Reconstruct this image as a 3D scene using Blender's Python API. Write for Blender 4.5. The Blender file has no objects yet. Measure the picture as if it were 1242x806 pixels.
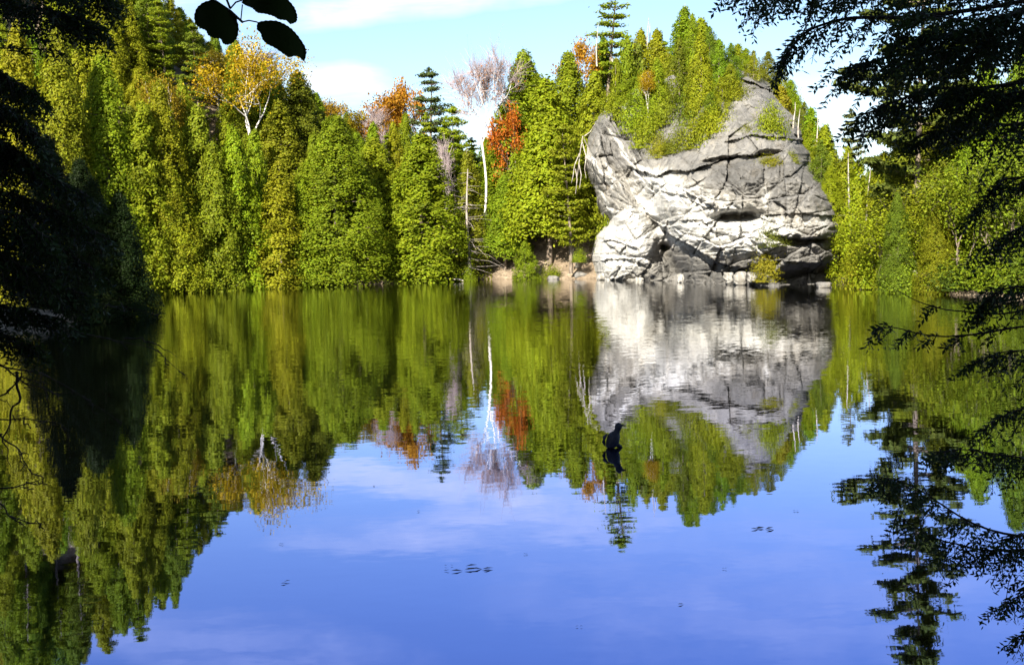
import bpy, math, random
import numpy as np
from mathutils import Matrix, Vector

S = bpy.context.scene
COL = S.collection
rng = np.random.default_rng(7)
random.seed(7)
PI = math.pi

# ------------------------------------------------------------------ camera
F, CX, CY = 1219.0, 621.0, 403.0
H0, HC, ROLL = 296.0, 4.8, math.radians(1.4)
PITCH = math.atan((CY - H0) / F)
RC = Matrix.Rotation(PI / 2 - PITCH, 3, 'X') @ Matrix.Rotation(-ROLL, 3, 'Z')
RN = np.array(RC)
CAM = np.array([0.0, 0.0, HC])


def P(px, py, D):
    """world point seen at photo pixel (px,py) at distance D along +Y (arrays ok)"""
    px, py, D = np.broadcast_arrays(np.asarray(px, float), np.asarray(py, float), np.asarray(D, float))
    d = np.stack([(px - CX) / F, -(py - CY) / F, -np.ones_like(px)], -1) @ RN.T
    return CAM + d * (D / d[..., 1])[..., None]


def W(px, py):
    d = RN @ np.array([(px - CX) / F, -(py - CY) / F, -1.0])
    return CAM + d * (-HC / d[2])


cam = bpy.data.cameras.new('camera')
cam.sensor_width = 36
cam.lens = 36 * F / 1242
cam.clip_start, cam.clip_end = 0.05, 6000
co = bpy.data.objects.new('camera', cam)
COL.objects.link(co)
co.matrix_world = Matrix.Translation((0, 0, HC)) @ RC.to_4x4()
S.camera = co

# ------------------------------------------------------------------ noise helpers


def _h(ix, iy, iz, k):
    n = (ix * 374761393 + iy * 668265263 + iz * 1274126177 + k * 362437) & 0xffffffff
    n = ((n ^ (n >> 13)) * 1274126177) & 0xffffffff
    n = (n ^ (n >> 16)) & 0xffffffff
    return n / 4294967295.0


def vnoise(x, y, z=0.0, k=0):
    x, y, z = np.broadcast_arrays(np.asarray(x, float), np.asarray(y, float), np.asarray(z, float))
    ix, iy, iz = (np.floor(a).astype(np.int64) for a in (x, y, z))
    fx, fy, fz = x - ix, y - iy, z - iz
    u, v, w = (f * f * f * (f * (f * 6 - 15) + 10) for f in (fx, fy, fz))
    r = 0
    for a in (0, 1):
        for b in (0, 1):
            for c in (0, 1):
                r = r + _h(ix + a, iy + b, iz + c, k) * (u if a else 1 - u) * (v if b else 1 - v) * (w if c else 1 - w)
    return r * 2 - 1


def fbm(x, y, z=0.0, o=4, k=0):
    r, a, f = 0, 1.0, 1.0
    for i in range(o):
        r = r + a * vnoise(np.asarray(x) * f, np.asarray(y) * f, np.asarray(z) * f, k + i)
        a *= .5
        f *= 2.03
    return r / 1.9


def worley(x, y, k=0):
    ix, iy = np.floor(x).astype(np.int64), np.floor(y).astype(np.int64)
    f1 = np.full(x.shape, 9.0)
    f2 = np.full(x.shape, 9.0)
    val = np.zeros(x.shape)
    tx = np.zeros(x.shape)
    ty = np.zeros(x.shape)
    for a in (-1, 0, 1):
        for b in (-1, 0, 1):
            cx, cy = ix + a, iy + b
            qx = cx + _h(cx, cy, 0, k)
            qy = cy + _h(cx, cy, 1, k)
            d = np.hypot(x - qx, y - qy)
            v = _h(cx, cy, 2, k)
            m = d < f1
            f2 = np.where(m, f1, np.minimum(f2, d))
            val = np.where(m, v, val)
            tx = np.where(m, x - qx, tx)
            ty = np.where(m, y - qy, ty)
            f1 = np.where(m, d, f1)
    return val, f2 - f1, tx, ty


def sstep(a, b, x):
    t = np.clip((np.asarray(x, float) - a) / (b - a), 0, 1)
    return t * t * (3 - 2 * t)


# ------------------------------------------------------------------ mesh helpers


class MB:
    def __init__(s):
        s.v, s.f, s.n, s.a = [], [], 0, []

    def add(s, v, f, att=None):
        v = np.asarray(v, float).reshape(-1, 3)
        s.v.append(v)
        s.f.append(np.asarray(f, np.int64).reshape(-1, 4) + s.n)
        s.a.append(np.zeros(len(v)) if att is None else np.broadcast_to(att, (len(v),)))
        s.n += len(v)

    def tube(s, pts, rad, n=6, cap=True):
        pts = np.asarray(pts, float)
        rad = np.broadcast_to(np.asarray(rad, float), (len(pts),))
        t = np.gradient(pts, axis=0)
        t /= np.linalg.norm(t, axis=1)[:, None] + 1e-9
        ref = np.array([0, 0, 1.0]) if abs(t[0, 2]) < .8 else np.array([1.0, 0, 0])
        u = np.cross(t, ref)
        u /= np.linalg.norm(u, axis=1)[:, None] + 1e-9
        w = np.cross(t, u)
        a = np.arange(n) * 2 * PI / n
        ring = pts[:, None] + rad[:, None, None] * (u[:, None] * np.cos(a)[None, :, None] + w[:, None] * np.sin(a)[None, :, None])
        m = len(pts)
        i, j = np.meshgrid(np.arange(m - 1), np.arange(n), indexing='ij')
        j2 = (j + 1) % n
        f = np.stack([i * n + j, i * n + j2, (i + 1) * n + j2, (i + 1) * n + j], -1).reshape(-1, 4)
        v = ring.reshape(-1, 3)
        if cap:
            v = np.vstack([v, pts[-1:] + t[-1:] * rad[-1]])
            jj = np.arange(0, n, 1)
            tip = np.stack([(m - 1) * n + jj, (m - 1) * n + (jj + 1) % n, np.full(n, m * n), np.full(n, m * n)], -1)
            f = np.vstack([f, tip])
        s.add(v, f)

    def cards(s, c, nrm, size, aspect=.6, axis=None, att=None, fold=0.0):
        """little leaf faces: pointed quads lying across nrm"""
        c = np.asarray(c, float)
        N = len(c)
        nrm = nrm / (np.linalg.norm(nrm, axis=1)[:, None] + 1e-9)
        if axis is None:
            axis = rng.normal(size=(N, 3))
        u = axis - nrm * np.sum(axis * nrm, 1)[:, None]
        u /= np.linalg.norm(u, axis=1)[:, None] + 1e-9
        w = np.cross(nrm, u)
        size = np.broadcast_to(np.asarray(size, float), (N,))[:, None]
        asp = np.broadcast_to(np.asarray(aspect, float), (N,))[:, None]
        a = c - u * size
        b = c + w * size * asp + nrm * size * fold
        d = c + u * size
        e = c - w * size * asp + nrm * size * fold
        v = np.stack([a, b, d, e], 1).reshape(-1, 3)
        f = np.arange(4 * N).reshape(-1, 4)
        if att is None:
            att = rng.random(N)
        s.add(v, f, np.repeat(att, 4))

    def mesh(s, name, mat, smooth=False):
        v = np.vstack(s.v)
        f = np.vstack(s.f)
        m = bpy.data.meshes.new(name)
        tri = f[:, 2] == f[:, 3]
        m.vertices.add(len(v))
        m.vertices.foreach_set('co', v.ravel())
        ln = np.where(tri, 3, 4)
        keep = np.ones(f.shape, bool)
        keep[tri, 3] = False
        m.loops.add(int(ln.sum()))
        m.loops.foreach_set('vertex_index', f[keep].astype(np.int32))
        m.polygons.add(len(f))
        st = np.concatenate([[0], np.cumsum(ln)[:-1]])
        m.polygons.foreach_set('loop_start', st.astype(np.int32))
        m.polygons.foreach_set('use_smooth', np.full(len(f), smooth))
        at = m.attributes.new('var', 'FLOAT', 'POINT')
        at.data.foreach_set('value', np.concatenate(s.a).astype(np.float32))
        m.update(calc_edges=True)
        m.validate()
        if mat:
            m.materials.append(mat)
        return m

    def build(s, name, mat, parent=None, smooth=False):
        o = bpy.data.objects.new(name, s.mesh(name, mat, smooth))
        COL.objects.link(o)
        o.parent = parent
        return o


def tag(o, label=None, cat=None, group=None, kind=None):
    if label: o['label'] = label
    if cat: o['category'] = cat
    if group: o['group'] = group
    if kind: o['kind'] = kind
    return o


def empty(name, loc=(0, 0, 0), rz=0.0, sc=(1, 1, 1)):
    o = bpy.data.objects.new(name, None)
    o.empty_display_size = .3
    COL.objects.link(o)
    o.location = loc
    o.rotation_euler = (0, 0, rz)
    o.scale = sc
    return o


# ------------------------------------------------------------------ materials


def newmat(name):
    m = bpy.data.materials.new(name)
    m.use_nodes = True
    nt = m.node_tree
    nt.nodes.clear()
    out = nt.nodes.new('ShaderNodeOutputMaterial')

    def N(t, **kw):
        n = nt.nodes.new(t)
        for k, v in kw.items():
            if k in n.inputs: n.inputs[k].default_value = v
            else: setattr(n, k, v)
        return n
    return m, nt, out, N, nt.links.new


def foliage_mat(name, fixed=None, trans=.3, vlo=.55, vhi=1.45, gloss=.5):
    m, nt, out, N, L = newmat(name)
    oi = N('ShaderNodeObjectInfo')
    at = N('ShaderNodeAttribute', attribute_name='var')
    mr = N('ShaderNodeMapRange')
    mr.inputs['To Min'].default_value = vlo
    mr.inputs['To Max'].default_value = vhi
    L(at.outputs['Fac'], mr.inputs['Value'])
    hue = N('ShaderNodeHueSaturation')
    mh = N('ShaderNodeMapRange')
    mh.inputs['To Min'].default_value = .485
    mh.inputs['To Max'].default_value = .515
    geo = N('ShaderNodeNewGeometry')
    L(geo.outputs['Random Per Island'], mh.inputs['Value'])
    L(mh.outputs[0], hue.inputs['Hue'])
    L(mr.outputs[0], hue.inputs['Value'])
    if fixed: hue.inputs['Color'].default_value = (*fixed, 1)
    else: L(oi.outputs['Color'], hue.inputs['Color'])
    d = N('ShaderNodeBsdfPrincipled', Roughness=.55)
    d.inputs['Specular IOR Level'].default_value = gloss * .5
    L(hue.outputs[0], d.inputs['Base Color'])
    t = N('ShaderNodeBsdfTranslucent')
    L(hue.outputs[0], t.inputs['Color'])
    mx = N('ShaderNodeMixShader', Fac=trans)
    L(d.outputs[0], mx.inputs[1])
    L(t.outputs[0], mx.inputs[2])
    L(mx.outputs[0], out.inputs[0])
    return m


def bark_mat(name, c1, c2, scale=(8, 8, 1.5), rough=.9, lo=.35, hi=.65):
    m, nt, out, N, L = newmat(name)
    tc = N('ShaderNodeTexCoord')
    mp = N('ShaderNodeMapping')
    mp.inputs['Scale'].default_value = scale
    L(tc.outputs['Object'], mp.inputs[0])
    n = N('ShaderNodeTexNoise', Scale=1.0, Detail=5.0)
    L(mp.outputs[0], n.inputs['Vector'])
    r = N('ShaderNodeValToRGB')
    r.color_ramp.elements[0].position = lo
    r.color_ramp.elements[1].position = hi
    r.color_ramp.elements[0].color = (*c1, 1)
    r.color_ramp.elements[1].color = (*c2, 1)
    L(n.outputs['Fac'], r.inputs[0])
    b = N('ShaderNodeBump', Strength=.6, Distance=.03)
    L(n.outputs['Fac'], b.inputs['Height'])
    p = N('ShaderNodeBsdfPrincipled', Roughness=rough)
    p.inputs['Specular IOR Level'].default_value = .2
    L(r.outputs[0], p.inputs['Base Color'])
    L(b.outputs[0], p.inputs['Normal'])
    L(p.outputs[0], out.inputs[0])
    return m


M_FOL = foliage_mat('foliage', trans=.42, vlo=.58, vhi=1.42, gloss=.2)
M_NEAR = foliage_mat('near_foliage', (.020, .034, .008), trans=.3, gloss=.25)  # shade of the near boughs is put into this dark leaf colour
M_LEAF = foliage_mat('broad_leaf', (.02, .035, .008), trans=.15, gloss=.15)  # colour darkened so the blades read as shaded silhouettes
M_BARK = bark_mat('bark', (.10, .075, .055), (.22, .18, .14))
M_NBARK = bark_mat('near_bark', (.014, .011, .009), (.035, .028, .022), (30, 30, 8))  # darker copy of the bark, near-bank shade painted into it
M_BIRCH = bark_mat('birch_bark', (.35, .30, .27), (.85, .82, .78), (3, 3, 7), lo=.36, hi=.58)
M_DEAD = bark_mat('dead_wood', (.22, .19, .16), (.46, .42, .37))
M_TWIG = bark_mat('twig', (.28, .22, .22), (.40, .33, .33))


def rock_mat(name, white=(.53, .52, .49), grey=(.190, .182, .168), attr=True):
    m, nt, out, N, L = newmat(name)
    tc = N('ShaderNodeTexCoord')
    n1 = N('ShaderNodeTexNoise', Scale=.9, Detail=8.0, Roughness=.65)
    L(tc.outputs['Object'], n1.inputs['Vector'])
    mp = N('ShaderNodeMapping')
    mp.inputs['Scale'].default_value = (1.6, 1.6, .16)
    L(tc.outputs['Object'], mp.inputs[0])
    n2 = N('ShaderNodeTexNoise', Scale=1.0, Detail=6.0, Roughness=.6)
    L(mp.outputs[0], n2.inputs['Vector'])
    at = N('ShaderNodeAttribute', attribute_name='var')
    a1 = N('ShaderNodeMath', operation='MULTIPLY_ADD')
    L(n1.outputs['Fac'], a1.inputs[0])
    a1.inputs[1].default_value = .9
    if attr: L(at.outputs['Fac'], a1.inputs[2])
    else: a1.inputs[2].default_value = .3
    a2 = N('ShaderNodeMath', operation='MULTIPLY_ADD')
    L(n2.outputs['Fac'], a2.inputs[0])
    a2.inputs[1].default_value = .8
    L(a1.outputs[0], a2.inputs[2])
    r = N('ShaderNodeValToRGB')
    e = r.color_ramp.elements
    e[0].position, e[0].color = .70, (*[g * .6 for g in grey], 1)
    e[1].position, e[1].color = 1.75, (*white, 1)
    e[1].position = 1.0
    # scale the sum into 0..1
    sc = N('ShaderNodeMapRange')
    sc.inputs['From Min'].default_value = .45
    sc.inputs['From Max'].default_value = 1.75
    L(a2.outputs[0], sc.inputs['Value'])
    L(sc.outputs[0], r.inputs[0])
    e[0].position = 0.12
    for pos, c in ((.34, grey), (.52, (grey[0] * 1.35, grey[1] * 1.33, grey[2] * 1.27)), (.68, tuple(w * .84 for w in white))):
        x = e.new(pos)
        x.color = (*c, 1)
    # warm stain
    n3 = N('ShaderNodeTexNoise', Scale=.35, Detail=4.0)
    L(tc.outputs['Object'], n3.inputs['Vector'])
    r3 = N('ShaderNodeMapRange')
    r3.inputs['From Min'].default_value = .58
    r3.inputs['From Max'].default_value = .72
    r3.inputs['To Max'].default_value = .35
    L(n3.outputs['Fac'], r3.inputs['Value'])
    mx = N('ShaderNodeMix', data_type='RGBA', blend_type='MULTIPLY')
    L(r3.outputs[0], mx.inputs['Factor'])
    L(r.outputs[0], mx.inputs['A'])
    mx.inputs['B'].default_value = (.90, .76, .56, 1)
    n4 = N('ShaderNodeTexNoise', Scale=3.0, Detail=12.0, Roughness=.78)
    L(tc.outputs['Object'], n4.inputs['Vector'])
    b = N('ShaderNodeBump', Strength=1.0, Distance=.22)
    L(n4.outputs['Fac'], b.inputs['Height'])
    p = N('ShaderNodeBsdfPrincipled', Roughness=.9)
    p.inputs['Specular IOR Level'].default_value = .15
    L(mx.outputs['Result'], p.inputs['Base Color'])
    L(b.outputs[0], p.inputs['Normal'])
    L(p.outputs[0], out.inputs[0])
    return m


M_ROCK = rock_mat('limestone')
M_STONE = rock_mat('boulder_stone', attr=True)


def ground_mat():
    m, nt, out, N, L = newmat('forest_floor')
    tc = N('ShaderNodeTexCoord')
    n = N('ShaderNodeTexNoise', Scale=.5, Detail=9.0, Roughness=.7)
    L(tc.outputs['Object'], n.inputs['Vector'])
    n2 = N('ShaderNodeTexNoise', Scale=4.0, Detail=6.0, Roughness=.7)
    L(tc.outputs['Object'], n2.inputs['Vector'])
    ad = N('ShaderNodeMath', operation='MULTIPLY_ADD')
    L(n2.outputs['Fac'], ad.inputs[0])
    ad.inputs[1].default_value = .5
    L(n.outputs['Fac'], ad.inputs[2])
    r = N('ShaderNodeValToRGB')
    e = r.color_ramp.elements
    e[0].position, e[0].color = .48, (.045, .034, .02, 1)
    e[1].position, e[1].color = .95, (.34, .27, .19, 1)
    x = e.new(.72)
    x.color = (.17, .125, .08, 1)
    L(ad.outputs[0], r.inputs[0])
    b = N('ShaderNodeBump', Strength=.8, Distance=.15)
    L(ad.outputs[0], b.inputs['Height'])
    p = N('ShaderNodeBsdfPrincipled', Roughness=.95)
    L(r.outputs[0], p.inputs['Base Color'])
    L(b.outputs[0], p.inputs['Normal'])
    L(p.outputs[0], out.inputs[0])
    return m


def water_mat():
    m, nt, out, N, L = newmat('pond_water')
    geo = N('ShaderNodeNewGeometry')

    def ripple(scale, vec):
        mp = N('ShaderNodeMapping')
        mp.inputs['Scale'].default_value = scale
        L(geo.outputs['Position'], mp.inputs[0])
        n = N('ShaderNodeTexNoise', Scale=1.0, Detail=3.0, Roughness=.55)
        L(mp.outputs[0], n.inputs['Vector'])
        s = N('ShaderNodeVectorMath', operation='SUBTRACT')
        L(n.outputs['Color'], s.inputs[0])
        s.inputs[1].default_value = (.5, .5, .5)
        v = N('ShaderNodeVectorMath', operation='MULTIPLY')
        L(s.outputs[0], v.inputs[0])
        v.inputs[1].default_value = vec
        return v
    a = ripple((.35, .9, 1), (.006, .011, 0))     # calm swell
    b = ripple((2.2, 6.0, 1), (.045, .14, 0))     # breeze ripples
    # breeze reaches the far half of the pond, in uneven patches
    sx = N('ShaderNodeSeparateXYZ')
    L(geo.outputs['Position'], sx.inputs[0])
    mr = N('ShaderNodeMapRange', interpolation_type='SMOOTHSTEP')
    mr.inputs['From Min'].default_value = 16
    mr.inputs['From Max'].default_value = 75
    mr.inputs['To Min'].default_value = .10
    mr.inputs['To Max'].default_value = 1.0
    L(sx.outputs['Y'], mr.inputs['Value'])
    pn = N('ShaderNodeTexNoise', Scale=.06, Detail=3.0)
    L(geo.outputs['Position'], pn.inputs['Vector'])
    pr = N('ShaderNodeMapRange')
    pr.inputs['From Min'].default_value = .35
    pr.inputs['From Max'].default_value = .65
    pr.inputs['To Min'].default_value = .5
    pr.inputs['To Max'].default_value = 1.15
    L(pn.outputs['Fac'], pr.inputs['Value'])
    k = N('ShaderNodeMath', operation='MULTIPLY')
    L(mr.outputs[0], k.inputs[0])
    L(pr.outputs[0], k.inputs[1])
    sb = N('ShaderNodeVectorMath', operation='SCALE')
    L(b.outputs[0], sb.inputs[0])
    L(k.outputs[0], sb.inputs['Scale'])
    ad = N('ShaderNodeVectorMath', operation='ADD')
    L(a.outputs[0], ad.inputs[0])
    L(sb.outputs[0], ad.inputs[1])
    up = N('ShaderNodeVectorMath', operation='ADD')
    L(ad.outputs[0], up.inputs[0])
    up.inputs[1].default_value = (0, 0, 1)
    nm = N('ShaderNodeVectorMath', operation='NORMALIZE')
    L(up.outputs[0], nm.inputs[0])
    fr = N('ShaderNodeFresnel', IOR=1.9)
    mf = N('ShaderNodeMapRange')
    mf.inputs['From Min'].default_value = .1
    mf.inputs['From Max'].default_value = .7
    mf.inputs['To Min'].default_value = .64
    mf.inputs['To Max'].default_value = .95
    L(fr.outputs[0], mf.inputs['Value'])
    g = N('ShaderNodeBsdfGlossy', Roughness=.015)
    tint = N('ShaderNodeMix', data_type='RGBA')
    tf = N('ShaderNodeMapRange')
    tf.inputs['From Min'].default_value = .17
    tf.inputs['From Max'].default_value = .62
    L(fr.outputs[0], tf.inputs['Value'])
    L(tf.outputs[0], tint.inputs['Factor'])
    tint.inputs['A'].default_value = (.38, .47, 1.0, 1)
    tint.inputs['B'].default_value = (.93, .93, .93, 1)
    L(tint.outputs['Result'], g.inputs['Color'])
    L(nm.outputs[0], g.inputs['Normal'])
    d = N('ShaderNodeBsdfDiffuse')
    d.inputs['Color'].default_value = (.003, .004, .002, 1)
    mx = N('ShaderNodeMixShader')
    L(mf.outputs[0], mx.inputs[0])
    L(d.outputs[0], mx.inputs[1])
    L(g.outputs[0], mx.inputs[2])
    L(mx.outputs[0], out.inputs[0])
    return m


# ------------------------------------------------------------------ shoreline and terrain
def wp(px, py):
    p = W(px, py)
    return (p[0], p[1])


SHORE = [(-9, 9), (-20, 25), (-29, 44), (-34, 56), (-33.5, 66), (-30.5, 70), (-30, 75), (-34, 79), (-44, 82), (-57, 90), (-62, 101), (-56, 112), wp(200, 355), wp(300, 349.5),
         wp(400, 346), wp(480, 343.5), wp(550, 339), wp(620, 338.5), wp(712, 338), (14.5, 134), (19, 129), (25, 119), (31, 110), (34.5, 101), wp(1052, 350), wp(1130, 355), wp(1185, 359), (36, 70), (35, 55), (30, 40), (20, 22), (9, 9), (3, 8), (-3, 8)]
SH = np.array(SHORE)


def shore_dist(x, y):
    """signed distance to the shoreline: positive on land"""
    x = np.asarray(x, float)
    y = np.asarray(y, float)
    d = np.full(x.shape, 1e9)
    ins = np.zeros(x.shape, bool)
    n = len(SH)
    for i in range(n):
        a, b = SH[i], SH[(i + 1) % n]
        e = b - a
        t = np.clip(((x - a[0]) * e[0] + (y - a[1]) * e[1]) / (e @ e), 0, 1)
        d = np.minimum(d, np.hypot(x - a[0] - t * e[0], y - a[1] - t * e[1]))
        c = ((a[1] > y) != (b[1] > y)) & (x < e[0] * (y - a[1]) / (e[1] + 1e-12) + a[0])
        ins ^= c
    return np.where(ins, -d, d)


def ground(x, y):
    x = np.asarray(x, float)
    y = np.asarray(y, float)
    d = shore_dist(x, y) + .5 * vnoise(x * .35, y * .35, 0, 3)
    land = .45 * sstep(-.2, .8, d) + .09 * np.clip(d, 0, 30) + .25 * fbm(x * .25, y * .25, 0, 3, 5) * sstep(.5, 4, d)
    hl = 44 * np.exp(-((x + 80) / 48) ** 2 - ((y - 155) / 45) ** 2)
    sx = np.where(x > 26, 15, 28)
    hr = 26 * np.exp(-((x - 26) / sx) ** 2 - ((y - 140) / 28) ** 2)
    hn = 2.7 * np.exp(-(x / 14) ** 2 - (y / 8) ** 2)
    z = land + (hl + hr) * sstep(0, 22, d) + hn * sstep(0, 7, d) + 5 * sstep(60, 200, d)
    pond = np.maximum(-2.5, d * .5)
    return np.where(d > 0, z, pond)


def g1(x, y):
    return float(ground(np.array([x]), np.array([y]))[0])


def axis_pts(a, b, fine, lo, hi, n):
    return np.unique(np.concatenate([np.linspace(lo, a, n), np.arange(a, b, fine), np.linspace(b, hi, n)]))


gx = axis_pts(-130, 110, 1.25, -2500, 2500, 14)
gy = axis_pts(-25, 215, 1.25, -2500, 2500, 14)
GX, GY = np.meshgrid(gx, gy, indexing='ij')
GZ = ground(GX, GY)
mb = MB()
nx, ny = GX.shape
I, J = np.meshgrid(np.arange(nx - 1), np.arange(ny - 1), indexing='ij')
FQ = np.stack([I * ny + J, (I + 1) * ny + J, (I + 1) * ny + J + 1, I * ny + J + 1], -1).reshape(-1, 4)
mb.add(np.stack([GX, GY, GZ], -1), FQ)
tag(mb.build('ground', ground_mat(), smooth=True), kind='structure')
mb = MB()
mb.add([(-72, 2, 0), (50, 2, 0), (50, 145, 0), (-72, 145, 0)], [(0, 1, 2, 3)])
tag(mb.build('water', water_mat()), kind='structure')

# ------------------------------------------------------------------ the cliff


def seg_field(px, py, poly):
    """signed vertical-ish distance to a polyline (positive below) and closeness along it"""
    poly = np.array(poly, float)
    best = np.full(px.shape, 1e9)
    sg = np.zeros(px.shape)
    for a, b in zip(poly[:-1], poly[1:]):
        e = b - a
        t = np.clip(((px - a[0]) * e[0] + (py - a[1]) * e[1]) / (e @ e), 0, 1)
        dx, dy = px - a[0] - t * e[0], py - a[1] - t * e[1]
        d = np.hypot(dx, dy)
        s = np.sign(e[0] * (py - a[1]) - e[1] * (px - a[0]))
        m = d < best
        sg = np.where(m, s, sg)
        best = np.where(m, d, best)
    return best * sg


def ell(px, py, cx, cy, rx, ry, rot=0, pw=2.0):
    c, s = math.cos(rot), math.sin(rot)
    u = ((px - cx) * c + (py - cy) * s) / rx
    v = (-(px - cx) * s + (py - cy) * c) / ry
    return np.exp(-(u * u + v * v) ** (pw / 2))


def build_cliff():
    pys = np.arange(364, 70, -.85)
    L = np.interp(-pys, [-364, -338, -310, -286, -274, -262, -240, -221, -193, -162, -143, -131, -122, -105, -92, -85, -70],
                  [717, 718, 714, 719, 729, 725, 718, 710, 703, 711, 719, 733, 748, 768, 800, 830, 872])
    R = np.interp(-pys, [-364, -300, -270, -240, -200, -160, -128, -105, -92, -85, -70],
                  [1030, 1026, 1022, 1012, 987, 979, 961, 946, 932, 918, 905])
    L = L + 2.5 * fbm(pys * .09, 3.3, 0, 3, 11)
    R = R + 2.5 * fbm(pys * .09, 8.3, 0, 3, 12)
    nu = 380
    u = np.linspace(0, 1, nu)
    px = L[:, None] + (R - L)[:, None] * u[None]
    py = np.broadcast_to(pys[:, None], px.shape)
    wx = px + 2.4 * fbm(px * .08, py * .08, 0, 4, 21)
    wy = py + 2.4 * fbm(px * .08, py * .08, 9, 4, 22)
    rel = np.zeros(px.shape)
    leftness = 1 - sstep(775, 815, wx + (wy - 215) * -.28)     # left block and buttress
    # big bulges (metres toward the viewer)
    rel += 2.4 * ell(wx, wy, 750, 312, 34, 42, .1, 3)             # lower left buttress
    rel += 1.5 * ell(wx, wy, 757, 254, 13, 25, 0, 3)
    rel += 1.3 * ell(wx, wy, 742, 330, 24, 14, 0, 2)
    rel += 2.0 * ell(wx, wy, 722, 190, 20, 42, -.35)
    rel += 2.0 * ell(wx, wy, 850, 250, 62, 48, .35, 3)            # white main bulge
    rel += 1.6 * ell(wx, wy, 900, 290, 60, 20, .1, 3)
    rel += 1.0 * ell(wx, wy, 819, 293, 10, 11)
    rel += 1.2 * ell(wx, wy, 985, 285, 30, 30)
    # diagonal recess between buttress and main face
    d = seg_field(wx, wy, [(770, 200), (788, 240), (806, 285), (828, 345)])
    rel -= 4.6 * np.exp(-(np.abs(d - 4) / 15) ** 2.5) * sstep(200, 240, wy)
    # overhanging ledges: (polyline, depth, fall, lip)
    for poly, dep, fall, lip in (
            ([(768, 204), (795, 212), (815, 207), (836, 207), (860, 199), (885, 190), (938, 186)], 1.7, 7, .7),
            ([(795, 268), (815, 287), (845, 303), (868, 317), (892, 323)], 3.0, 26, .6),
            ([(850, 272), (880, 262), (905, 258), (925, 266)], .9, 6, .4),
            ([(935, 285), (960, 288), (1000, 290), (1022, 286)], 1.5, 6, .5),
            ([(890, 330), (930, 316), (965, 318), (1024, 322)], 1.6, 16, .5),
            ([(930, 262), (965, 258), (1018, 262)], .9, 5, .5),
            ([(880, 172), (915, 163), (960, 168), (980, 172)], 1.0, 7, .5),
            ([(715, 296), (745, 291), (770, 300)], .8, 5, .3),
            ([(720, 318), (755, 312), (785, 322)], .8, 5, .3),
            ([(800, 232), (830, 238), (858, 252), (880, 252)], .8, 5, .3),
            ([(895, 95), (915, 100), (935, 110)], 1.0, 6, .5),
            ([(820, 268), (850, 266), (868, 280), (895, 290)], .6, 5, .3)):
        poly = np.array(poly, float)
        d = seg_field(wx, wy, poly)
        along = sstep(poly[0, 0] - 12, poly[0, 0] + 6, wx) * (1 - sstep(poly[-1, 0] - 6, poly[-1, 0] + 12, wx))
        br = .55 + .45 * sstep(-.35, .1, fbm(wx * .06, wy * .02, dep, 2, 31))
        rel -= dep * br * along * np.where(d > 0, np.exp(-d / fall), 0)
        rel += lip * br * along * np.where(d <= 0, np.exp(d / 6), 0)
    # caves and slots
    for cx, cy, rx, ry, rot, dep in ((893, 262, 27, 6.5, -.05, 5), (968, 294, 17, 4, .0, 3), (992, 291, 12, 3.2, .1, 2.5), (985, 337, 42, 13, 0, 6),
                                     (735, 268, 11, 8, -.4, 4), (712, 252, 9, 26, .15, 5), (812, 315, 7, 22, -.4, 1.5), (930, 186, 20, 4, -.1, 2),
                                     (806, 300, 6, 4, .2, 2.5), (1008, 325, 16, 8, 0, 3), (873, 193, 24, 3, -.2, 1.8), (752, 345, 8, 4, 0, 1.5)):
        rel -= dep * ell(wx, wy, cx, cy, rx, ry, rot, 4)
    # bedding blocks: tilted facets with sharp breaks (dip rises to the right)
    c, s = math.cos(-.18), math.sin(-.18)
    ax, ay = wx * c + wy * s, -wx * s + wy * c
    c2, s2 = math.cos(.95), math.sin(.95)
    bx, by = wx * c2 + wy * s2, -wx * s2 + wy * c2
    slab = 1 - sstep(190, 235, py + (px - 880) * .1)
    for sx_, sy_, amp, k in ((58, 34, 2.0, 41), (27, 17, 1.1, 42), (12, 7, .32, 43)):
        va, ga, ta, tb = worley(ax / sx_, ay / sy_, k)
        fa = amp * ((va - .5) * .9 + ta * (_h(np.floor(va * 999).astype(np.int64), 1, 1, k) - .5) * 1.9 - tb * (.25 + .6 * _h(np.floor(va * 999).astype(np.int64), 2, 1, k))) - amp * .3 * np.exp(-ga / .05)
        vb, gb, ta, tb = worley(bx / (sx_ * 1.4), by / (sy_ * .8), k + 5)
        fb = amp * ((vb - .5) * 1.1 - tb * .5) - amp * .55 * np.exp(-gb / .1)
        up_left = leftness * (1 - sstep(235, 265, wy))
        rel += (fa * (1 - up_left) + fb * up_left) * (1 - .35 * slab * (1 - leftness))
    vp, gp, ta, tb = worley(wx / 38 + .2 * wy / 38, wy / 75, 47)
    rel += (1.5 * (vp - .5) + 1.6 * ta * (_h(np.floor(vp * 999).astype(np.int64), 5, 1, 3) - .5) - .22 * np.exp(-gp / .03)) * (.5 + .5 * sstep(140, 220, py))
    rel += .42 * fbm(px * .12, py * .15, 1.7, 5, 51) + .9 * fbm(px * .03, py * .03, 4.1, 3, 52)
    # coarse setting of the face
    D0 = np.interp(px, [700, 716, 760, 830, 893, 1000, 1030], [134, 131, 126, 113.5, 105.5, 96, 94])
    lean = np.clip((222 - py) / 120, 0, 2)
    rec = 15 * lean ** 1.1 * (1 - .62 * leftness) - .8 * sstep(215, 300, py)
    dl = (px - L[:, None])
    dr = (R[:, None] - px)
    wrap = 13 * np.clip(1 - dl / 20, 0, 1) ** 2.2 + 12 * np.clip(1 - dr / 34, 0, 1) ** 2 + 5 * np.clip(1 - dr / 80, 0, 1)
    fade = np.clip(np.minimum(dl, dr) / 6, 0, 1)
    D = D0 + rec + wrap - rel * (.25 + .75 * fade)
    V = P(px, py, D)
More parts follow.
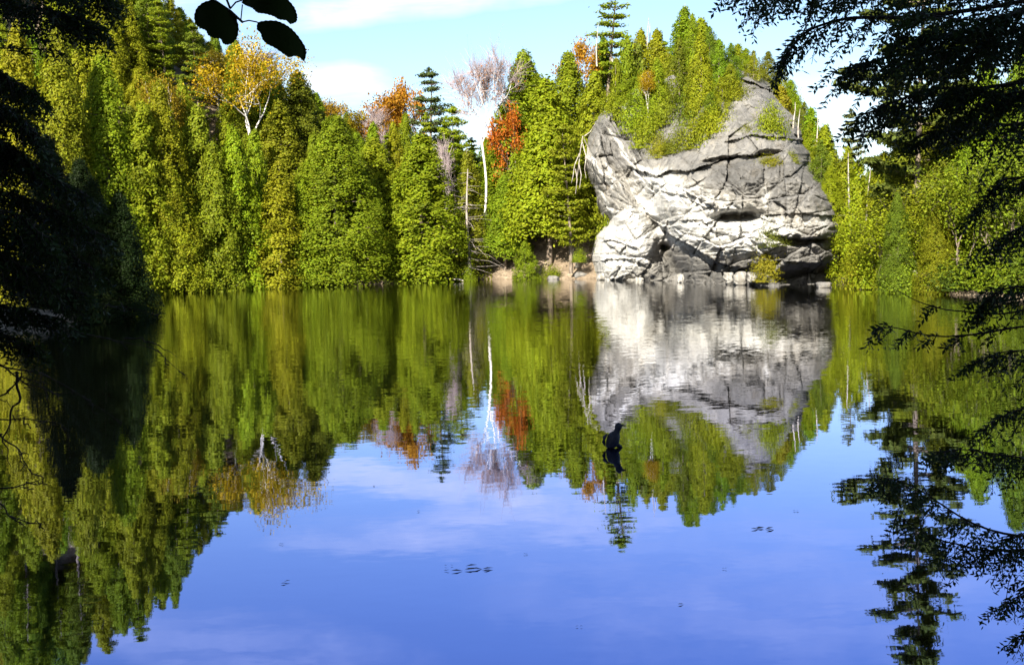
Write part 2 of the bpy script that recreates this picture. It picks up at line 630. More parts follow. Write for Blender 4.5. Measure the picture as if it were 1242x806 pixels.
    # closing flanks and back, hidden depth of the same rock
    nb = 8
    left = [V[:, :1] + np.stack([np.full(len(pys), .25 * k * k * .5), np.full(len(pys), 2.6 * k), np.zeros(len(pys))], -1)[:, None] for k in range(nb, 0, -1)]
    right = [V[:, -1:] + np.stack([np.full(len(pys), -.12 * k * k), np.full(len(pys), 2.6 * k), np.zeros(len(pys))], -1)[:, None] for k in range(1, nb + 1)]
    V = np.concatenate(left + [V] + right, 1)
    top = [V[-1:] + np.array([0, 3.0 * k, -.15 * k * k]) for k in range(1, 8)]
    V = np.concatenate([V] + top, 0)
    # lichen / fresh limestone (own colour of the stone)
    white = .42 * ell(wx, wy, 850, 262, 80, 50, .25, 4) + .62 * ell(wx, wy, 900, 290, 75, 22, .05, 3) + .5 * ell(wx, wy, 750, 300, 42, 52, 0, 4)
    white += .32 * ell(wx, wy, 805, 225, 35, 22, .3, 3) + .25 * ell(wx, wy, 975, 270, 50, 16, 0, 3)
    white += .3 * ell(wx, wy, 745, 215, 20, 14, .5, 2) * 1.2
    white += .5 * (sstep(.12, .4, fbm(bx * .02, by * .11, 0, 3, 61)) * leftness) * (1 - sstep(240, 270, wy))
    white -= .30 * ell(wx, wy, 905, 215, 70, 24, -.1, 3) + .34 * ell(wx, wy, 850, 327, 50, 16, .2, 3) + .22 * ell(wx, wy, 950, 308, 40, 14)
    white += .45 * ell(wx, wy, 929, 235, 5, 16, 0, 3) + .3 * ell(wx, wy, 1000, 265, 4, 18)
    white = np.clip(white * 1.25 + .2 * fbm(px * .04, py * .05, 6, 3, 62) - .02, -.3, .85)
    Wv = np.zeros(V.shape[:2])
    Wv[:len(pys), nb:nb + nu] = white
    m = MB()
    a, b = V.shape[:2]
    I, J = np.meshgrid(np.arange(a - 1), np.arange(b - 1), indexing='ij')
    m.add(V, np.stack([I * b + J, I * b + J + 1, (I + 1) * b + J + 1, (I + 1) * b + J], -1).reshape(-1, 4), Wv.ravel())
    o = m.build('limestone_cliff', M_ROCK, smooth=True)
    tag(o, 'tall pale limestone cliff with grey lichen rising straight from the far shore', 'cliff')
    return px, py, D


CPX, CPY, CD = build_cliff()


def cliff_at(px, py):
    i = np.argmin((CPX - px) ** 2 + (CPY - py) ** 2)
    return float(CD.ravel()[i])


# ------------------------------------------------------------------ tree prototypes
def proto_cedar(seed, Hh=16.0, Rr=2.9, nb=240, per=115, leaf=.15, gap=.12, sparse=1.0, bare=0.0):
    global rng
    rng = np.random.default_rng(seed)
    cr, tr = MB(), MB()
    ks = np.arange(nb)
    t = (ks + rng.random(nb)) / nb
    t = .02 + .96 * t ** 1.15
    t = bare + (1 - bare) * t
    az = ks * 2.39996 + rng.normal(0, .35, nb)
    prof = np.minimum(1, .74 + t * 2.2) * (1 - t ** 1.5) ** .9 + .04
    lump = 1 + .42 * fbm(np.cos(az) * 1.3 + seed, np.sin(az) * 1.3, t * 6, 3, seed)
    r = Rr * prof * lump * rng.uniform(.78, 1.06, nb)
    keep = rng.random(nb) > gap
    C_ = np.stack([r * np.cos(az), r * np.sin(az), t * Hh - .12 * r], -1)
    tp = np.stack([.10 * np.sin(np.linspace(0, 5, 12)) * 1, .12 * np.sin(np.linspace(1, 5, 12)) - .1, np.linspace(-.5, Hh * .97, 12)], -1)
    tr.tube(tp, np.linspace(.21, .02, 12), 8)
    for i in range(nb):
        if not keep[i]: continue
        er = np.array([math.cos(az[i]), math.sin(az[i]), 0])
        et = np.array([-er[1], er[0], 0])
        sz = (.40 + .66 * prof[i]) * rng.uniform(.65, 1.35)
        n = max(14, int(per * sparse * sz ** 1.3))
        # fan-shaped spray: grows out from the trunk side, droops and turns up at the tip
        a = rng.random(n) ** .6
        th = rng.normal(0, .55, n)
        out = a * np.cos(th) * 1.25 * sz - .6 * sz
        tan = a * np.sin(th) * 1.1 * sz
        zz = (.25 - .55 * a) * sz + rng.normal(0, .36 * sz, n) - .25 * np.abs(tan)
        c = C_[i] + er * out[:, None] + et * tan[:, None] + np.array([0, 0, 1]) * zz[:, None]
        nrm = er * rng.uniform(.4, 1.1, (n, 1)) + et * (tan / sz * .7)[:, None] + np.array([0, 0, .4]) + rng.normal(0, .42, (n, 3))
        cv = np.clip(rng.normal(.5, .16), 0, 1)
        cr.cards(c, nrm, rng.uniform(.6, 1.15, n) * leaf, rng.uniform(.4, .7, n), att=np.clip(cv + rng.normal(0, .15, n), 0, 1))
        if i % 4 == 0:
            p0 = np.array([0, 0, t[i] * Hh - .1])
            tr.tube([p0, (p0 + C_[i]) / 2 + [0, 0, -.1], C_[i]], [.05, .035, .012], 4)
    # inner foliage seen through the gaps
    n = int(nb * 9 * sparse)
    tt = bare + (1 - bare) * (rng.random(n) ** 1.1 * .95 + .02)
    pr = (np.minimum(1, .74 + tt * 2.2) * (1 - tt ** 1.5) ** .9) * Rr * np.sqrt(rng.uniform(.08, .55, n))
    aa = rng.random(n) * 2 * PI
    cr.cards(np.stack([pr * np.cos(aa), pr * np.sin(aa), tt * Hh], -1), rng.normal(size=(n, 3)) + [0, 0, .4], leaf * 1.6, .7)
    return dict(H=Hh, R=Rr, crown=cr.mesh('crown', M_FOL), trunk=tr.mesh('trunk', M_BARK, True))


def proto_pine(seed, Hh=20.0, Rr=3.4, layers=15, bare=.25, leaf=.24, dens=1.0):
    global rng
    rng = np.random.default_rng(seed)
    cr, tr = MB(), MB()
    tp = np.stack([.2 * np.sin(np.linspace(0, 4, 14)), .15 * np.sin(np.linspace(1, 5, 14)), np.linspace(-.5, Hh * .985, 14)], -1)
    tr.tube(tp, np.linspace(.26, .03, 14), 8)
    for k in range(layers):
        t = bare + (1 - bare) * (k + rng.uniform(-.2, .2)) / layers
        nbr = rng.integers(3, 6)
        L0 = Rr * (min(1, .55 + (t - bare) * 2.0)) * (1 - t) ** .7 + .35
        a0 = rng.random() * 6.28
        for j in range(nbr):
            a = a0 + j * 6.28 / nbr + rng.normal(0, .3)
            Lb = L0 * rng.uniform(.5, 1.25)
            e = np.array([math.cos(a), math.sin(a), 0])
            s = np.linspace(0, 1, 6)
            pts = np.array([0, 0, t * Hh]) + e * (s * Lb)[:, None] + np.array([0, 0, 1]) * ((.12 * s + .22 * s ** 2) * Lb * rng.uniform(.2, 1.1))[:, None]
            tr.tube(pts, np.linspace(.055, .012, 6), 4)
            et = np.array([-e[1], e[0], 0])
            nt_ = max(3, int(Lb * 3.2))
            for q in range(nt_):
                f = .3 + .75 * (q + rng.random()) / nt_
                b = np.array([np.interp(f, s, pts[:, i]) for i in range(3)]) + et * rng.normal(0, .24 * Lb * (1.15 - f) + .12)
                n = int(26 * dens)
                off = rng.normal(0, 1, (n, 3)) * [.30, .30, .12]
                off[:, 2] += .08
                nrm = off * [1, 1, .6] * 2 + np.array([0, 0, .6]) + rng.normal(0, .4, (n, 3))
                cr.cards(b + off, nrm, rng.uniform(.6, 1.1, n) * leaf, rng.uniform(.28, .5, n), att=np.clip(rng.normal(.5, .2, n), 0, 1))
    n = 160
    cr.cards(np.stack([rng.normal(0, .16, n), rng.normal(0, .16, n), Hh * (1 - .06 * rng.random(n))], -1), rng.normal(size=(n, 3)) + [0, 0, .5], leaf * .8, .4)
    return dict(H=Hh, R=Rr, crown=cr.mesh('crown', M_FOL), trunk=tr.mesh('trunk', M_BARK, True))


def grow(base, dirn, length, rad, depth, out, tips, seg=5, wob=.16, up=.06, nchild=(2, 4), spread=.6, shrink=.66):
    p = np.array(base, float)
    d = np.array(dirn, float)
    d /= np.linalg.norm(d)
    pts, rads = [p.copy()], [rad]
    for i in range(seg):
        d = d + rng.normal(0, wob, 3) + np.array([0, 0, up])
        d /= np.linalg.norm(d)
        p = p + d * length / seg
        pts.append(p.copy())
        rads.append(rad * (1 - .5 * (i + 1) / seg))
    out.append((np.array(pts), np.array(rads), depth))
    if depth == 0:
        tips.append((pts[-1], d))
        tips.append((pts[-2], d))
        tips.append((pts[len(pts) // 2], d))
        return
    k = rng.integers(nchild[0], nchild[1] + 1)
    for j in range(k):
        i = seg if j == 0 else rng.integers(max(1, seg // 2), seg + 1)
        nd = d + rng.normal(0, spread, 3)
        nd[2] += .12
        grow(pts[i], nd, length * rng.uniform(shrink - .1, shrink + .1), rads[i] * .72, depth - 1, out, tips, max(3, seg - 1), wob, up, nchild, spread, shrink)


def proto_broad(seed, Hh=12.0, Rr=3.0, depth=4, bark=None, leafn=22, leaf=.17, blob=.5, trunk_f=.35, rad=.17, spread=.6, lean=(0, 0, 1), nch=(2, 4), twigs=False):
    global rng
    rng = np.random.default_rng(seed)
    cr, tr, tw = MB(), MB(), MB()
    out, tips = [], []
    tl = Hh * trunk_f
    s = np.linspace(0, 1, 9)
    pts = np.stack([lean[0] * s * tl + .03 * tl * np.sin(s * 4.4), lean[1] * s * tl + .02 * tl * np.sin(s * 7), s * tl], -1)
    pts[0, 2] = -.4
    tr.tube(pts, np.linspace(rad, rad * .8, 9), 8, cap=False)
    for j in range(3 if depth > 2 else 4):
        a = j * 2.2 + rng.random()
        grow(pts[-1], (math.cos(a) * .42, math.sin(a) * .42, 1), Hh * .27, rad * .68, depth - 1, out, tips, 5, .16, .08, nch, spread)
    V = np.vstack([o[0] for o in out])
    top = V[:, 2].max()
    wide = np.percentile(np.hypot(V[:, 0], V[:, 1]), 96)
    k = np.array([Rr / wide, Rr / wide, (Hh - tl) / (top - tl + 1e-6)])
    off = np.array([0, 0, tl])
    o0 = np.array([pts[-1, 0], pts[-1, 1], tl])
    fx = lambda q: (q - o0) * k + o0
    for p, r, d in out:
        (tw if twigs and d <= 1 else tr).tube(fx(p), np.maximum(r, .026 if twigs else .009), 6 if d > 1 else 4)
    res = dict(H=Hh, R=Rr, trunk=None)
    if leafn:
        for p, d in tips:
            n = int(leafn * rng.uniform(.3, 1.6))
            if n < 1: continue
            c = fx(np.array(p)) + rng.normal(0, blob, (n, 3)) * [1, 1, .75]
            cv = np.clip(rng.normal(.5, .2), 0, 1)
            cr.cards(c, rng.normal(0, .7, (n, 3)) + [0, -.1, .6], rng.uniform(.6, 1.1, n) * leaf, rng.uniform(.5, .8, n), att=np.clip(cv + rng.normal(0, .2, n), 0, 1))
        res['crown'] = cr.mesh('crown', M_FOL)
    if twigs:
        for p, d in tips:
            q = fx(np.array(p))
            for _ in range(4):
                e = d + rng.normal(0, .6, 3)
                l = rng.uniform(.5, 1.2)
                tw.tube([q, q + e * l * .5, q + e * l + [0, 0, .1]], [.013, .010, .007], 3)
    elif not leafn:
        # fine bare twigs
        for p, d in tips:
            q = fx(np.array(p))
            for _ in range(5):
                e = d + rng.normal(0, .5, 3)
                l = rng.uniform(.4, 1.0)
                tw.tube([q, q + e * l * .5, q + e * l + [0, 0, .1]], [.018, .014, .009], 3)
    if twigs or not leafn:
        res['twigs'] = tw.mesh('twigs', M_TWIG)
    res['trunk'] = tr.mesh('trunk', bark or M_BARK, True)
    return res


def proto_snag(seed, Hh=11.0, bark=None, nbr=26, rad=.13, blen=1.1):
    global rng
    rng = np.random.default_rng(seed)
    tr = MB()
    s = np.linspace(0, 1, 10)
    pts = np.stack([.15 * np.sin(s * 5 + seed), .1 * np.sin(s * 3), s * (Hh + .5) - .5], -1)
    tr.tube(pts, np.linspace(rad, .025, 10), 7)
    for i in range(nbr):
        t = rng.uniform(.2, .97)
        a = rng.random() * 6.28
        l = blen * (1.1 - t) * rng.uniform(.4, 1.4) + .15
        b = np.array([np.interp(t, s, pts[:, k]) for k in range(3)])
        e = np.array([math.cos(a), math.sin(a), rng.uniform(-.55, .4)])
        tr.tube([b, b + e * l * .5, b + e * l + [0, 0, rng.uniform(-.45, .1) * l]], [.022, .015, .006], 4)
    return dict(H=Hh, R=1.0, trunk=tr.mesh('trunk', bark or M_DEAD, True))


def proto_shrub(seed, Hh=4.0, Rr=2.3, n=4600, leaf=.12, stems=9):
    global rng
    rng = np.random.default_rng(seed)
    cr, tr = MB(), MB()
    cl = rng.normal(0, 1, (34, 3))
    cl /= np.linalg.norm(cl, axis=1)[:, None]
    cl[:, 2] = np.abs(cl[:, 2])
    rad = rng.uniform(.45, 1.0, 34)
    cc = cl * rad[:, None] * [Rr, Rr, Hh * .85] + [0, 0, .12]
    for c in cc:
        k = n // 34
        off = rng.normal(0, 1, (k, 3)) * [.28 * Rr, .28 * Rr, .17 * Hh]
        nr = off / np.linalg.norm(off, axis=1)[:, None] + c / np.linalg.norm(c) + rng.normal(0, .5, (k, 3))
        p = c + off
        p[:, 2] = np.maximum(p[:, 2], .03)
        cr.cards(p, nr, rng.uniform(.6, 1.2, k) * leaf, .6, att=np.clip(rng.normal(.5, .1) + rng.normal(0, .2, k), 0, 1))
    for i in range(stems):
        c = cc[i * 4]
        tr.tube([[0, 0, -.4], c * [.35, .35, .5], c * .95], [.03, .02, .008], 5)
    return dict(H=Hh, R=Rr, crown=cr.mesh('crown', M_FOL), trunk=tr.mesh('stem', M_BARK, True))


CED = [proto_cedar(101 + i, Rr=2.9 + .2 * i, gap=.10 + .03 * i) for i in range(5)]
BCED = [proto_cedar(141, bare=.15, gap=.14), proto_cedar(142, bare=.2, gap=.18, Rr=2.7)]
NCED = [proto_cedar(131 + i, nb=330, per=170, leaf=.105, gap=.12) for i in range(2)]
SPIRE = [proto_cedar(151, Rr=2.0, nb=200, gap=.2, sparse=.8), proto_cedar(152, Rr=2.4, nb=170, gap=.3, sparse=.7)]
PINE = [proto_pine(201, bare=.16, layers=17), proto_pine(202, bare=.3, layers=13), proto_pine(203, bare=.45, layers=9, Rr=3.0), proto_pine(204, Hh=30, Rr=6.5, bare=.12, layers=15, dens=1.9, leaf=.26)]
TUFT = [proto_cedar(161, Hh=10, Rr=2.6, nb=120, per=130, gap=.25, leaf=.12), proto_cedar(162, Hh=10, Rr=2.9, nb=105, per=130, gap=.3, leaf=.12)]
MAPLE = [proto_broad(301), proto_broad(302, leafn=28), proto_broad(303, leafn=16, blob=.42)]
GREEN = [proto_broad(311, depth=5, leafn=17, blob=.8, leaf=.16, Rr=3.9, trunk_f=.1, spread=.8), proto_broad(312, depth=5, leafn=17, blob=.8, leaf=.15, Rr=3.8, trunk_f=.12, spread=.8)]
YBIRCH = [proto_broad(321, Hh=14, Rr=3.0, depth=4, bark=M_BIRCH, leafn=20, blob=.6, leaf=.15, trunk_f=.35, rad=.10, spread=.5),
          proto_broad(322, Hh=17, Rr=5.6, depth=5, bark=M_BIRCH, leafn=18, blob=.8, leaf=.15, trunk_f=.38, rad=.19, spread=.55, nch=(2, 3))]
BARE = [proto_broad(331, Hh=19, Rr=4.3, depth=5, bark=M_BIRCH, leafn=2, leaf=.11, blob=.4, trunk_f=.55, rad=.17, spread=.45, nch=(2, 4), twigs=True)]
GREYT = [proto_broad(341, Hh=11, Rr=2.2, depth=4, bark=M_DEAD, leafn=0, trunk_f=.35, rad=.11, spread=.45, nch=(2, 3))]
SNAG = [proto_snag(351), proto_snag(352, nbr=14, blen=.7), proto_snag(353, nbr=80, blen=2.0, rad=.14, bark=bark_mat('weathered_bark', (.16, .13, .11), (.34, .30, .26))), proto_snag(354, nbr=5, blen=.4)]
SHRUB = [proto_shrub(361), proto_shrub(362, n=3800), proto_shrub(363, n=3200, leaf=.14)]

YG = (.205, .240, .010)
YG2 = (.215, .240, .010)
LG = (.176, .228, .010)
DG = (.125, .165, .012)
OL = (.200, .215, .011)
BG = (.190, .240, .010)
YE = (.34, .21, .010)
OR = (.40, .17, .012)
RD = (.42, .085, .012)


def put(name, pr, x, y, z, Hh, R=None, col=YG, label=None, cat='tree', group=None, rz=None, tilt=0.0, bark=None):
    R = R or pr['R'] * Hh / pr['H']
    root = empty(name, (x, y, z), random.random() * 6.28 if rz is None else rz, (R / pr['R'], R / pr['R'], Hh / pr['H']))
    root.rotation_euler = (random.gauss(0, .022), random.gauss(0, .022), root.rotation_euler[2])
    tag(root, label, cat, group)
    for part in ('trunk', 'crown', 'twigs'):
        me = pr.get(part)
        if not me: continue
        o = bpy.data.objects.new(me.name.split('.')[0], me)
        COL.objects.link(o)
        o.parent = root
        if part == 'crown':
            j = [random.uniform(.88, 1.12) for _ in range(3)]
            o.color = (col[0] * j[0], col[1] * j[1], col[2] * j[2], 1)
    return root


TAKEN = []


def at(name, pr, px, pytop, D, half=None, col=YG, label=None, cat='tree', group=None, rz=None, zb=None, tilt=0.0):
    """a tree whose top shows at pixel (px,pytop) when it stands D metres off"""
    p = P(px, pytop, D)
    z = g1(p[0], D) if zb is None else zb
    Hh = p[2] - z
    R = half * 1.12 * D / F if half else None
    TAKEN.append((p[0], D, R or pr['R'] * Hh / pr['H']))
    return put(name, pr, p[0], D, z, Hh, R, col, label, cat, group, rz, tilt)


G_SH = 'cedars along the far shore'
# --- shoreline cedars, left to right
at('cedar_tree', NCED[1], 118, 60, 117, 44, YG, 'broad sunlit cedar right behind the dark shaded trees at the left edge', 'tree', G_SH)
at('cedar_tree', NCED[0], 192, 95, 122, 40, YG2, 'tall yellow-green cedar just right of the dark shaded trees on the left shore', 'tree', G_SH)
at('cedar_tree', CED[2], 236, 125, 126, 38, OL, 'brownish olive cedar on the left shore beneath the round yellow birch', 'tree', G_SH)
at('cedar_tree', CED[3], 287, 150, 127, 34, YG2, 'wide cedar at the water directly below the white forked birch branches', 'tree', G_SH)
at('cedar_tree', SPIRE[0], 334, 192, 127, 26, YG, 'narrow pointed cedar with a dark gap on its right side at the waterline', 'tree', G_SH)
at('cedar_tree', NCED[1], 405, 138, 133, 55, LG, 'broad bright green cedar hanging over the water left of the saddle', 'tree', G_SH)
at('cedar_tree', CED[0], 508, 160, 137, 47, LG, 'broad green cedar reaching the water just left of the brown bank', 'tree', G_SH)
at('cedar_tree', CED[2], 452, 165, 143, 40, YG, 'cedar filling the dark gap between two broad shoreline cedars', 'tree', G_SH)
at('cedar_tree', BCED[1], 610, 212, 142, 28, LG, 'loose cedar behind the brown bank under the red maple', 'tree', G_SH)
at('cedar_tree', BCED[0], 662, 92, 139, 45, YG, 'tall cedar with bare lower trunk on the bank beside the cliff', 'tree', G_SH, zb=2.6)
at('cedar_tree', BCED[1], 628, 60, 152, 40, LG, 'high dark green cedar top rising right of the bare white birch', 'tree', G_SH)
at('hemlock_tree', PINE[0], 688, 150, 133.5, 30, LG, 'leaning pale-trunked hemlock on the bank against the cliff edge', 'tree', G_SH, zb=1.2)
at('cedar_sapling', CED[4], 638, 291, 134.5, 17, LG, 'small rounded bright green cedar standing alone on the brown bank', 'sapling')
at('cedar_tree', SPIRE[1], 566, 178, 141, 24, OL, 'thin sparse olive cedar around the grey trunk at the bank edge', 'tree', G_SH)
at('cedar_tree', NCED[0], 62, 30, 112, 46, LG, 'lit cedar glimpsed between the dark near boughs at the left edge', 'tree', G_SH)
at('cedar_tree', NCED[1], 8, 20, 111, 46, YG2, 'lit cedar farthest left, mostly behind the dark near boughs', 'tree', G_SH)
at('cedar_tree', CED[2], 160, 120, 119, 40, YG, 'lit cedar above the rightmost dark shaded cedar', 'tree', G_SH)
at('cedar_tree', CED[0], 262, 170, 124, 30, LG, 'short cedar at the water between olive and wide cedars on the left shore', 'tree', G_SH)
at('cedar_tree', CED[3], 212, 200, 121, 30, YG, 'low leafy cedar at the water near the dark shaded trees', 'tree', G_SH)
at('cedar_tree', CED[1], 372, 215, 130, 30, LG, 'short cedar at the water left of the broad bright green one', 'tree', G_SH)
# --- second row and special trees
at('cedar_tree', CED[3], 362, 84, 146, 40, DG, 'dark green cedar with a pointed top right of the yellow birch', 'tree')
at('cedar_tree', CED[1], 335, 120, 140, 36, OL, 'dull olive cedar between the yellow birch and the dark pointed cedar', 'tree')
at('birch_tree', YBIRCH[1], 300, 46, 141, 54, (.33, .24, .010), 'yellow birch with white forked branches high on the left slope', 'tree')
at('birch_tree', YBIRCH[1], 238, 62, 150, 40, (.25, .205, .012), 'faded yellow birch left of the brighter white-branched birch', 'tree', rz=2.2)
at('birch_tree', BARE[0], 582, 68, 149, 36, OR, 'nearly bare white birch standing against the sky in the saddle', 'tree', rz=1.0)
at('maple_tree', MAPLE[2], 619, 130, 147, 22, (.42, .13, .012), 'red-orange maple crown just right of the bare white birch', 'tree')
at('maple_tree', MAPLE[0], 468, 112, 162, 28, OR, 'orange maple top on the skyline of the saddle', 'tree')
at('maple_tree', MAPLE[2], 492, 96, 166, 22, (.42, .2, .012), 'golden maple crown left of the blue-green pine on the skyline', 'tree')
at('maple_tree', MAPLE[1], 436, 138, 160, 24, (.3, .2, .012), 'low yellow maple at the left end of the saddle skyline', 'tree')
at('maple_tree', MAPLE[0], 412, 122, 168, 18, (.28, .2, .015), 'small yellowing maple peeping over the broad cedar left of the saddle', 'tree')
at('pine_tree', PINE[1], 520, 82, 158, 34, (.085, .115, .03), 'blue-green pine with open tiers breaking the saddle skyline', 'tree')
at('pine_tree', PINE[0], 545, 128, 152, 30, LG, 'shorter green pine between the skyline pine and the white birch', 'tree')
at('dead_tree', SNAG[2], 567, 205, 138, 20, label='grey dead trunk with many thin snags at the end of the bank', cat='dead tree')
at('dead_tree', GREYT[0], 543, 178, 148, 18, label='bleached bare forked top poking out above the bank cedars', cat='dead tree')
at('dead_tree', GREYT[0], 455, 135, 158, 24, label='leafless grey crown below the orange maple on the saddle', cat='dead tree')
at('dead_tree', GREYT[0], 322, 66, 158, 44, label='leafless grey-brown crown behind the yellow birch', cat='dead tree')
for a, b, D, hw, c_, lab in ((264, 92, 146, 26, (.25, .22, .01), 'olive-yellow birch low on the left side of the white-branched birch'),):
    at('birch_tree', YBIRCH[0], a, b, D, hw, c_, lab)
# --- trees on the rock
G_RK = 'evergreens crowning the rock'
at('pine_tree', PINE[2], 735, -14, 150, 36, LG, 'tallest pine on the rock with flat tufted top at the frame edge', 'tree', G_RK)
at('maple_tree', MAPLE[2], 704, 46, 151, 20, OR, 'orange maple with pale stem left of the tallest pine', 'tree')
at('cedar_tree', CED[0], 690, 62, 147, 32, LG, 'dense cedar below the orange maple where forest meets the cliff', 'tree', G_RK)
at('cedar_tree', CED[2], 712, 86, 141, 32, YG, 'rounded cedar hanging over the cliff shoulder at its left top', 'tree', G_RK)
rk = [(752, 38, 140, 26), (776, 48, 142, 24), (800, 34, 144, 24), (828, 8, 143, 27), (852, 20, 141, 25), (815, 60, 135, 25), (872, 45, 138, 26),
      (893, 52, 140, 22), (760, 92, 134, 26), (792, 82, 131, 25), (836, 72, 128, 30), (868, 75, 128, 28), (778, 34, 150, 22), (908, 66, 137, 20), (925, 82, 136, 20), (742, 72, 139, 22)]
rl = ['cedar right beside the tallest pine', 'cedar in the dip between pine and middle peak', 'cedar left of the highest middle peak', 'highest pointed cedar at the middle of the rock top',
      'pointed cedar just right of the highest middle peak', 'cedar in front of the middle peak group', 'cedar on the falling right skyline of the rock', 'cedar touching the hanging branch tips at the top',
      'cedar above the grey left shoulder of the cliff', 'cedar behind the little yellow tree on the cliff', 'big front cedar standing at the slab edge', 'front cedar left of the bare upper slab',
      'cedar showing on the skyline behind the dip', 'small cedar behind the top of the bare slab', 'small cedar right of the bare slab top', 'cedar half hidden below the tallest pine']
for i, (a, b, D, hw) in enumerate(rk):
    at('cedar_tree', (TUFT + CED)[i % 7], a, b, D, hw * 1.1, [LG, DG, YG, LG, YG2][i % 5], rl[i], 'tree', G_RK)


def on_cliff(name, pr, px, pybase, pytop, half, col, label, cat='shrub', group=None, dz=.25, push=.4):
    D = cliff_at(px, pybase) + push
    b = P(px, pybase, D)
    t = P(px, pytop, D)
    return put(name, pr, b[0], b[1], b[2] - dz, t[2] - b[2] + dz, half * D / F, col, label, cat, group)


G_B = 'bushes growing on the cliff'
for i, (a, b, c, hw, col, lab) in enumerate((
        (848, 178, 132, 24, YG, 'large rounded cedar bush spilling over the slab edge above the main crack'),
        (868, 160, 120, 20, YG2, 'cedar bush at the left rim of the bare upper slab'),
        (822, 184, 152, 17, DG, 'cedar bush above the left end of the long crack'),
        (800, 190, 162, 15, OL, 'low cedar bush drooping over the shoulder above the recess'),
        (786, 178, 128, 20, LG, 'cedar bush under the little yellow tree'),
        (772, 160, 118, 22, YG, 'cedar bush on the grey left shoulder'),
        (748, 146, 108, 20, YG2, 'topmost left bush where grey shoulder meets forest'),
        (838, 152, 98, 20, DG, 'upright cedar bush in front of the big slab-edge cedar'),
        (808, 150, 106, 18, LG, 'bright cedar bush right of the little yellow tree'),
        (934, 168, 120, 20, YG, 'lone rounded bush in the middle of the bare upper slab'),
        (936, 200, 186, 18, YG2, 'flat yellow-green shrub on the ledge below the slab bush'),
        (960, 196, 182, 9, YG, 'small ledge shrub at the right end of the upper ledge'),
        (902, 160, 150, 12, OL, 'thin dry tuft on the bare slab left of the lone bush'),
        (992, 215, 190, 20, LG, 'bush covering the right shoulder of the cliff'),
        (1015, 248, 205, 22, LG, 'bush beside the shaded right corner of the cliff'),
        (888, 122, 90, 20, YG, 'bush at the upper left of the bare slab'),
        (945, 120, 98, 16, LG, 'bush along the upper right rim of the slab'),
        (960, 135, 108, 14, YG, 'bush just above the two bare stubs on the right rim'),
        (930, 338, 296, 17, (.2, .18, .012), 'yellowing bush at the foot of the cliff near the waterline'),
        (938, 296, 268, 18, (.12, .12, .015), 'olive shrub clinging above the yellowing waterline bush'),
        (1012, 300, 272, 16, BG, 'green shrub in the shade at the right foot of the cliff'))):
    on_cliff('cliff_shrub', SHRUB[i % 3], a, b, c, hw, col, lab, 'shrub', G_B, push=1.0)
for i, (a, b, c, hw, col, lab) in enumerate(((800, 152, 70, 22, YG, 'cedar standing on the cliff rim right of the little yellow birch'), (825, 142, 42, 24, LG, 'tall cedar on the cliff rim below the highest peak'),
        (850, 134, 38, 23, YG, 'tall cedar on the cliff rim left of the slab crest'), (872, 122, 46, 22, YG2, 'cedar on the rim at the left side of the slab crest'), (886, 104, 52, 18, LG, 'cedar hugging the very crest of the slab'),
        (778, 150, 80, 24, LG, 'cedar on the rim directly behind the little yellow birch'), (842, 112, 16, 20, YG, 'slender cedar on the crest under the highest peak'), (862, 98, 30, 20, LG, 'cedar on the crest left of the bare slab top'),
        (905, 88, 58, 16, YG, 'small cedar on top of the bare slab'), (760, 140, 88, 22, YG2, 'cedar on the rim at the left shoulder end'), (930, 100, 62, 18, YG, 'small cedar right of the slab crest'), (948, 116, 76, 17, LG, 'cedar on the upper right rim of the slab above the bare stubs'), (960, 138, 96, 16, YG, 'cedar on the right rim beside the short white stub'), (974, 166, 122, 17, LG, 'cedar on the right rim below the white stubs'), (982, 190, 146, 17, YG, 'cedar at the right end of the long upper ledge'), (914, 98, 60, 15, LG, 'cedar standing on the summit of the bare slab'), (862, 162, 112, 22, YG, 'broad cedar at the left edge of the bare upper slab'), (878, 142, 92, 20, LG, 'cedar above the broad one at the left edge of the bare slab'), (886, 124, 76, 18, YG, 'cedar on the left rim just below the slab crest'), (996, 224, 168, 20, YG2, 'cedar covering the right shoulder above the shaded corner'), (1008, 250, 200, 18, LG, 'cedar at the lower right shoulder of the cliff'))):
    on_cliff('cedar_tree', TUFT[i % 2], a, b, c, hw * .85, [LG, DG, YG][i % 3], lab, 'tree', 'cedars along the rim of the cliff', push=1.5)
on_cliff('birch_sapling', YBIRCH[0], 787, 158, 86, 15, YE, 'little yellow-leaved birch leaning on the cliff shoulder', 'sapling', None)
# bare poles on the rock
for i, (a, b, t_, D, lab) in enumerate(((724, 70, 28, 149, 'bare grey pole left of the tallest pine stem'), (742, 66, 18, 149, 'bare grey pole right of the tallest pine stem'), (786, 50, 22, 149, 'pale dead spike in the skyline dip of the rock'),
                                       (789, 46, 28, 150, 'second pale dead spike in the skyline dip'), (963, 150, 124, 116, 'short white stub on the right rim of the slab'), (969, 168, 132, 115, 'taller white stub at the corner of the slab rim'),
                                       (993, 190, 132, 116, 'white pole standing among the right rim bushes'), (1001, 200, 158, 116, 'leaning white pole right of the slab'), (921, 110, 78, 125, 'thin dead pole behind the top of the slab'),
                                       (830, 60, 4, 145, 'thin bare leader above the highest middle cedar'))):
    p, q = P(a, b, D), P(a, t_, D)
    put('dead_pole', SNAG[[1, 3][i % 2]], p[0], p[1], p[2] - 1, q[2] - p[2] + 1, 1.0, label=lab, cat='dead tree', group='bare poles on the rock')

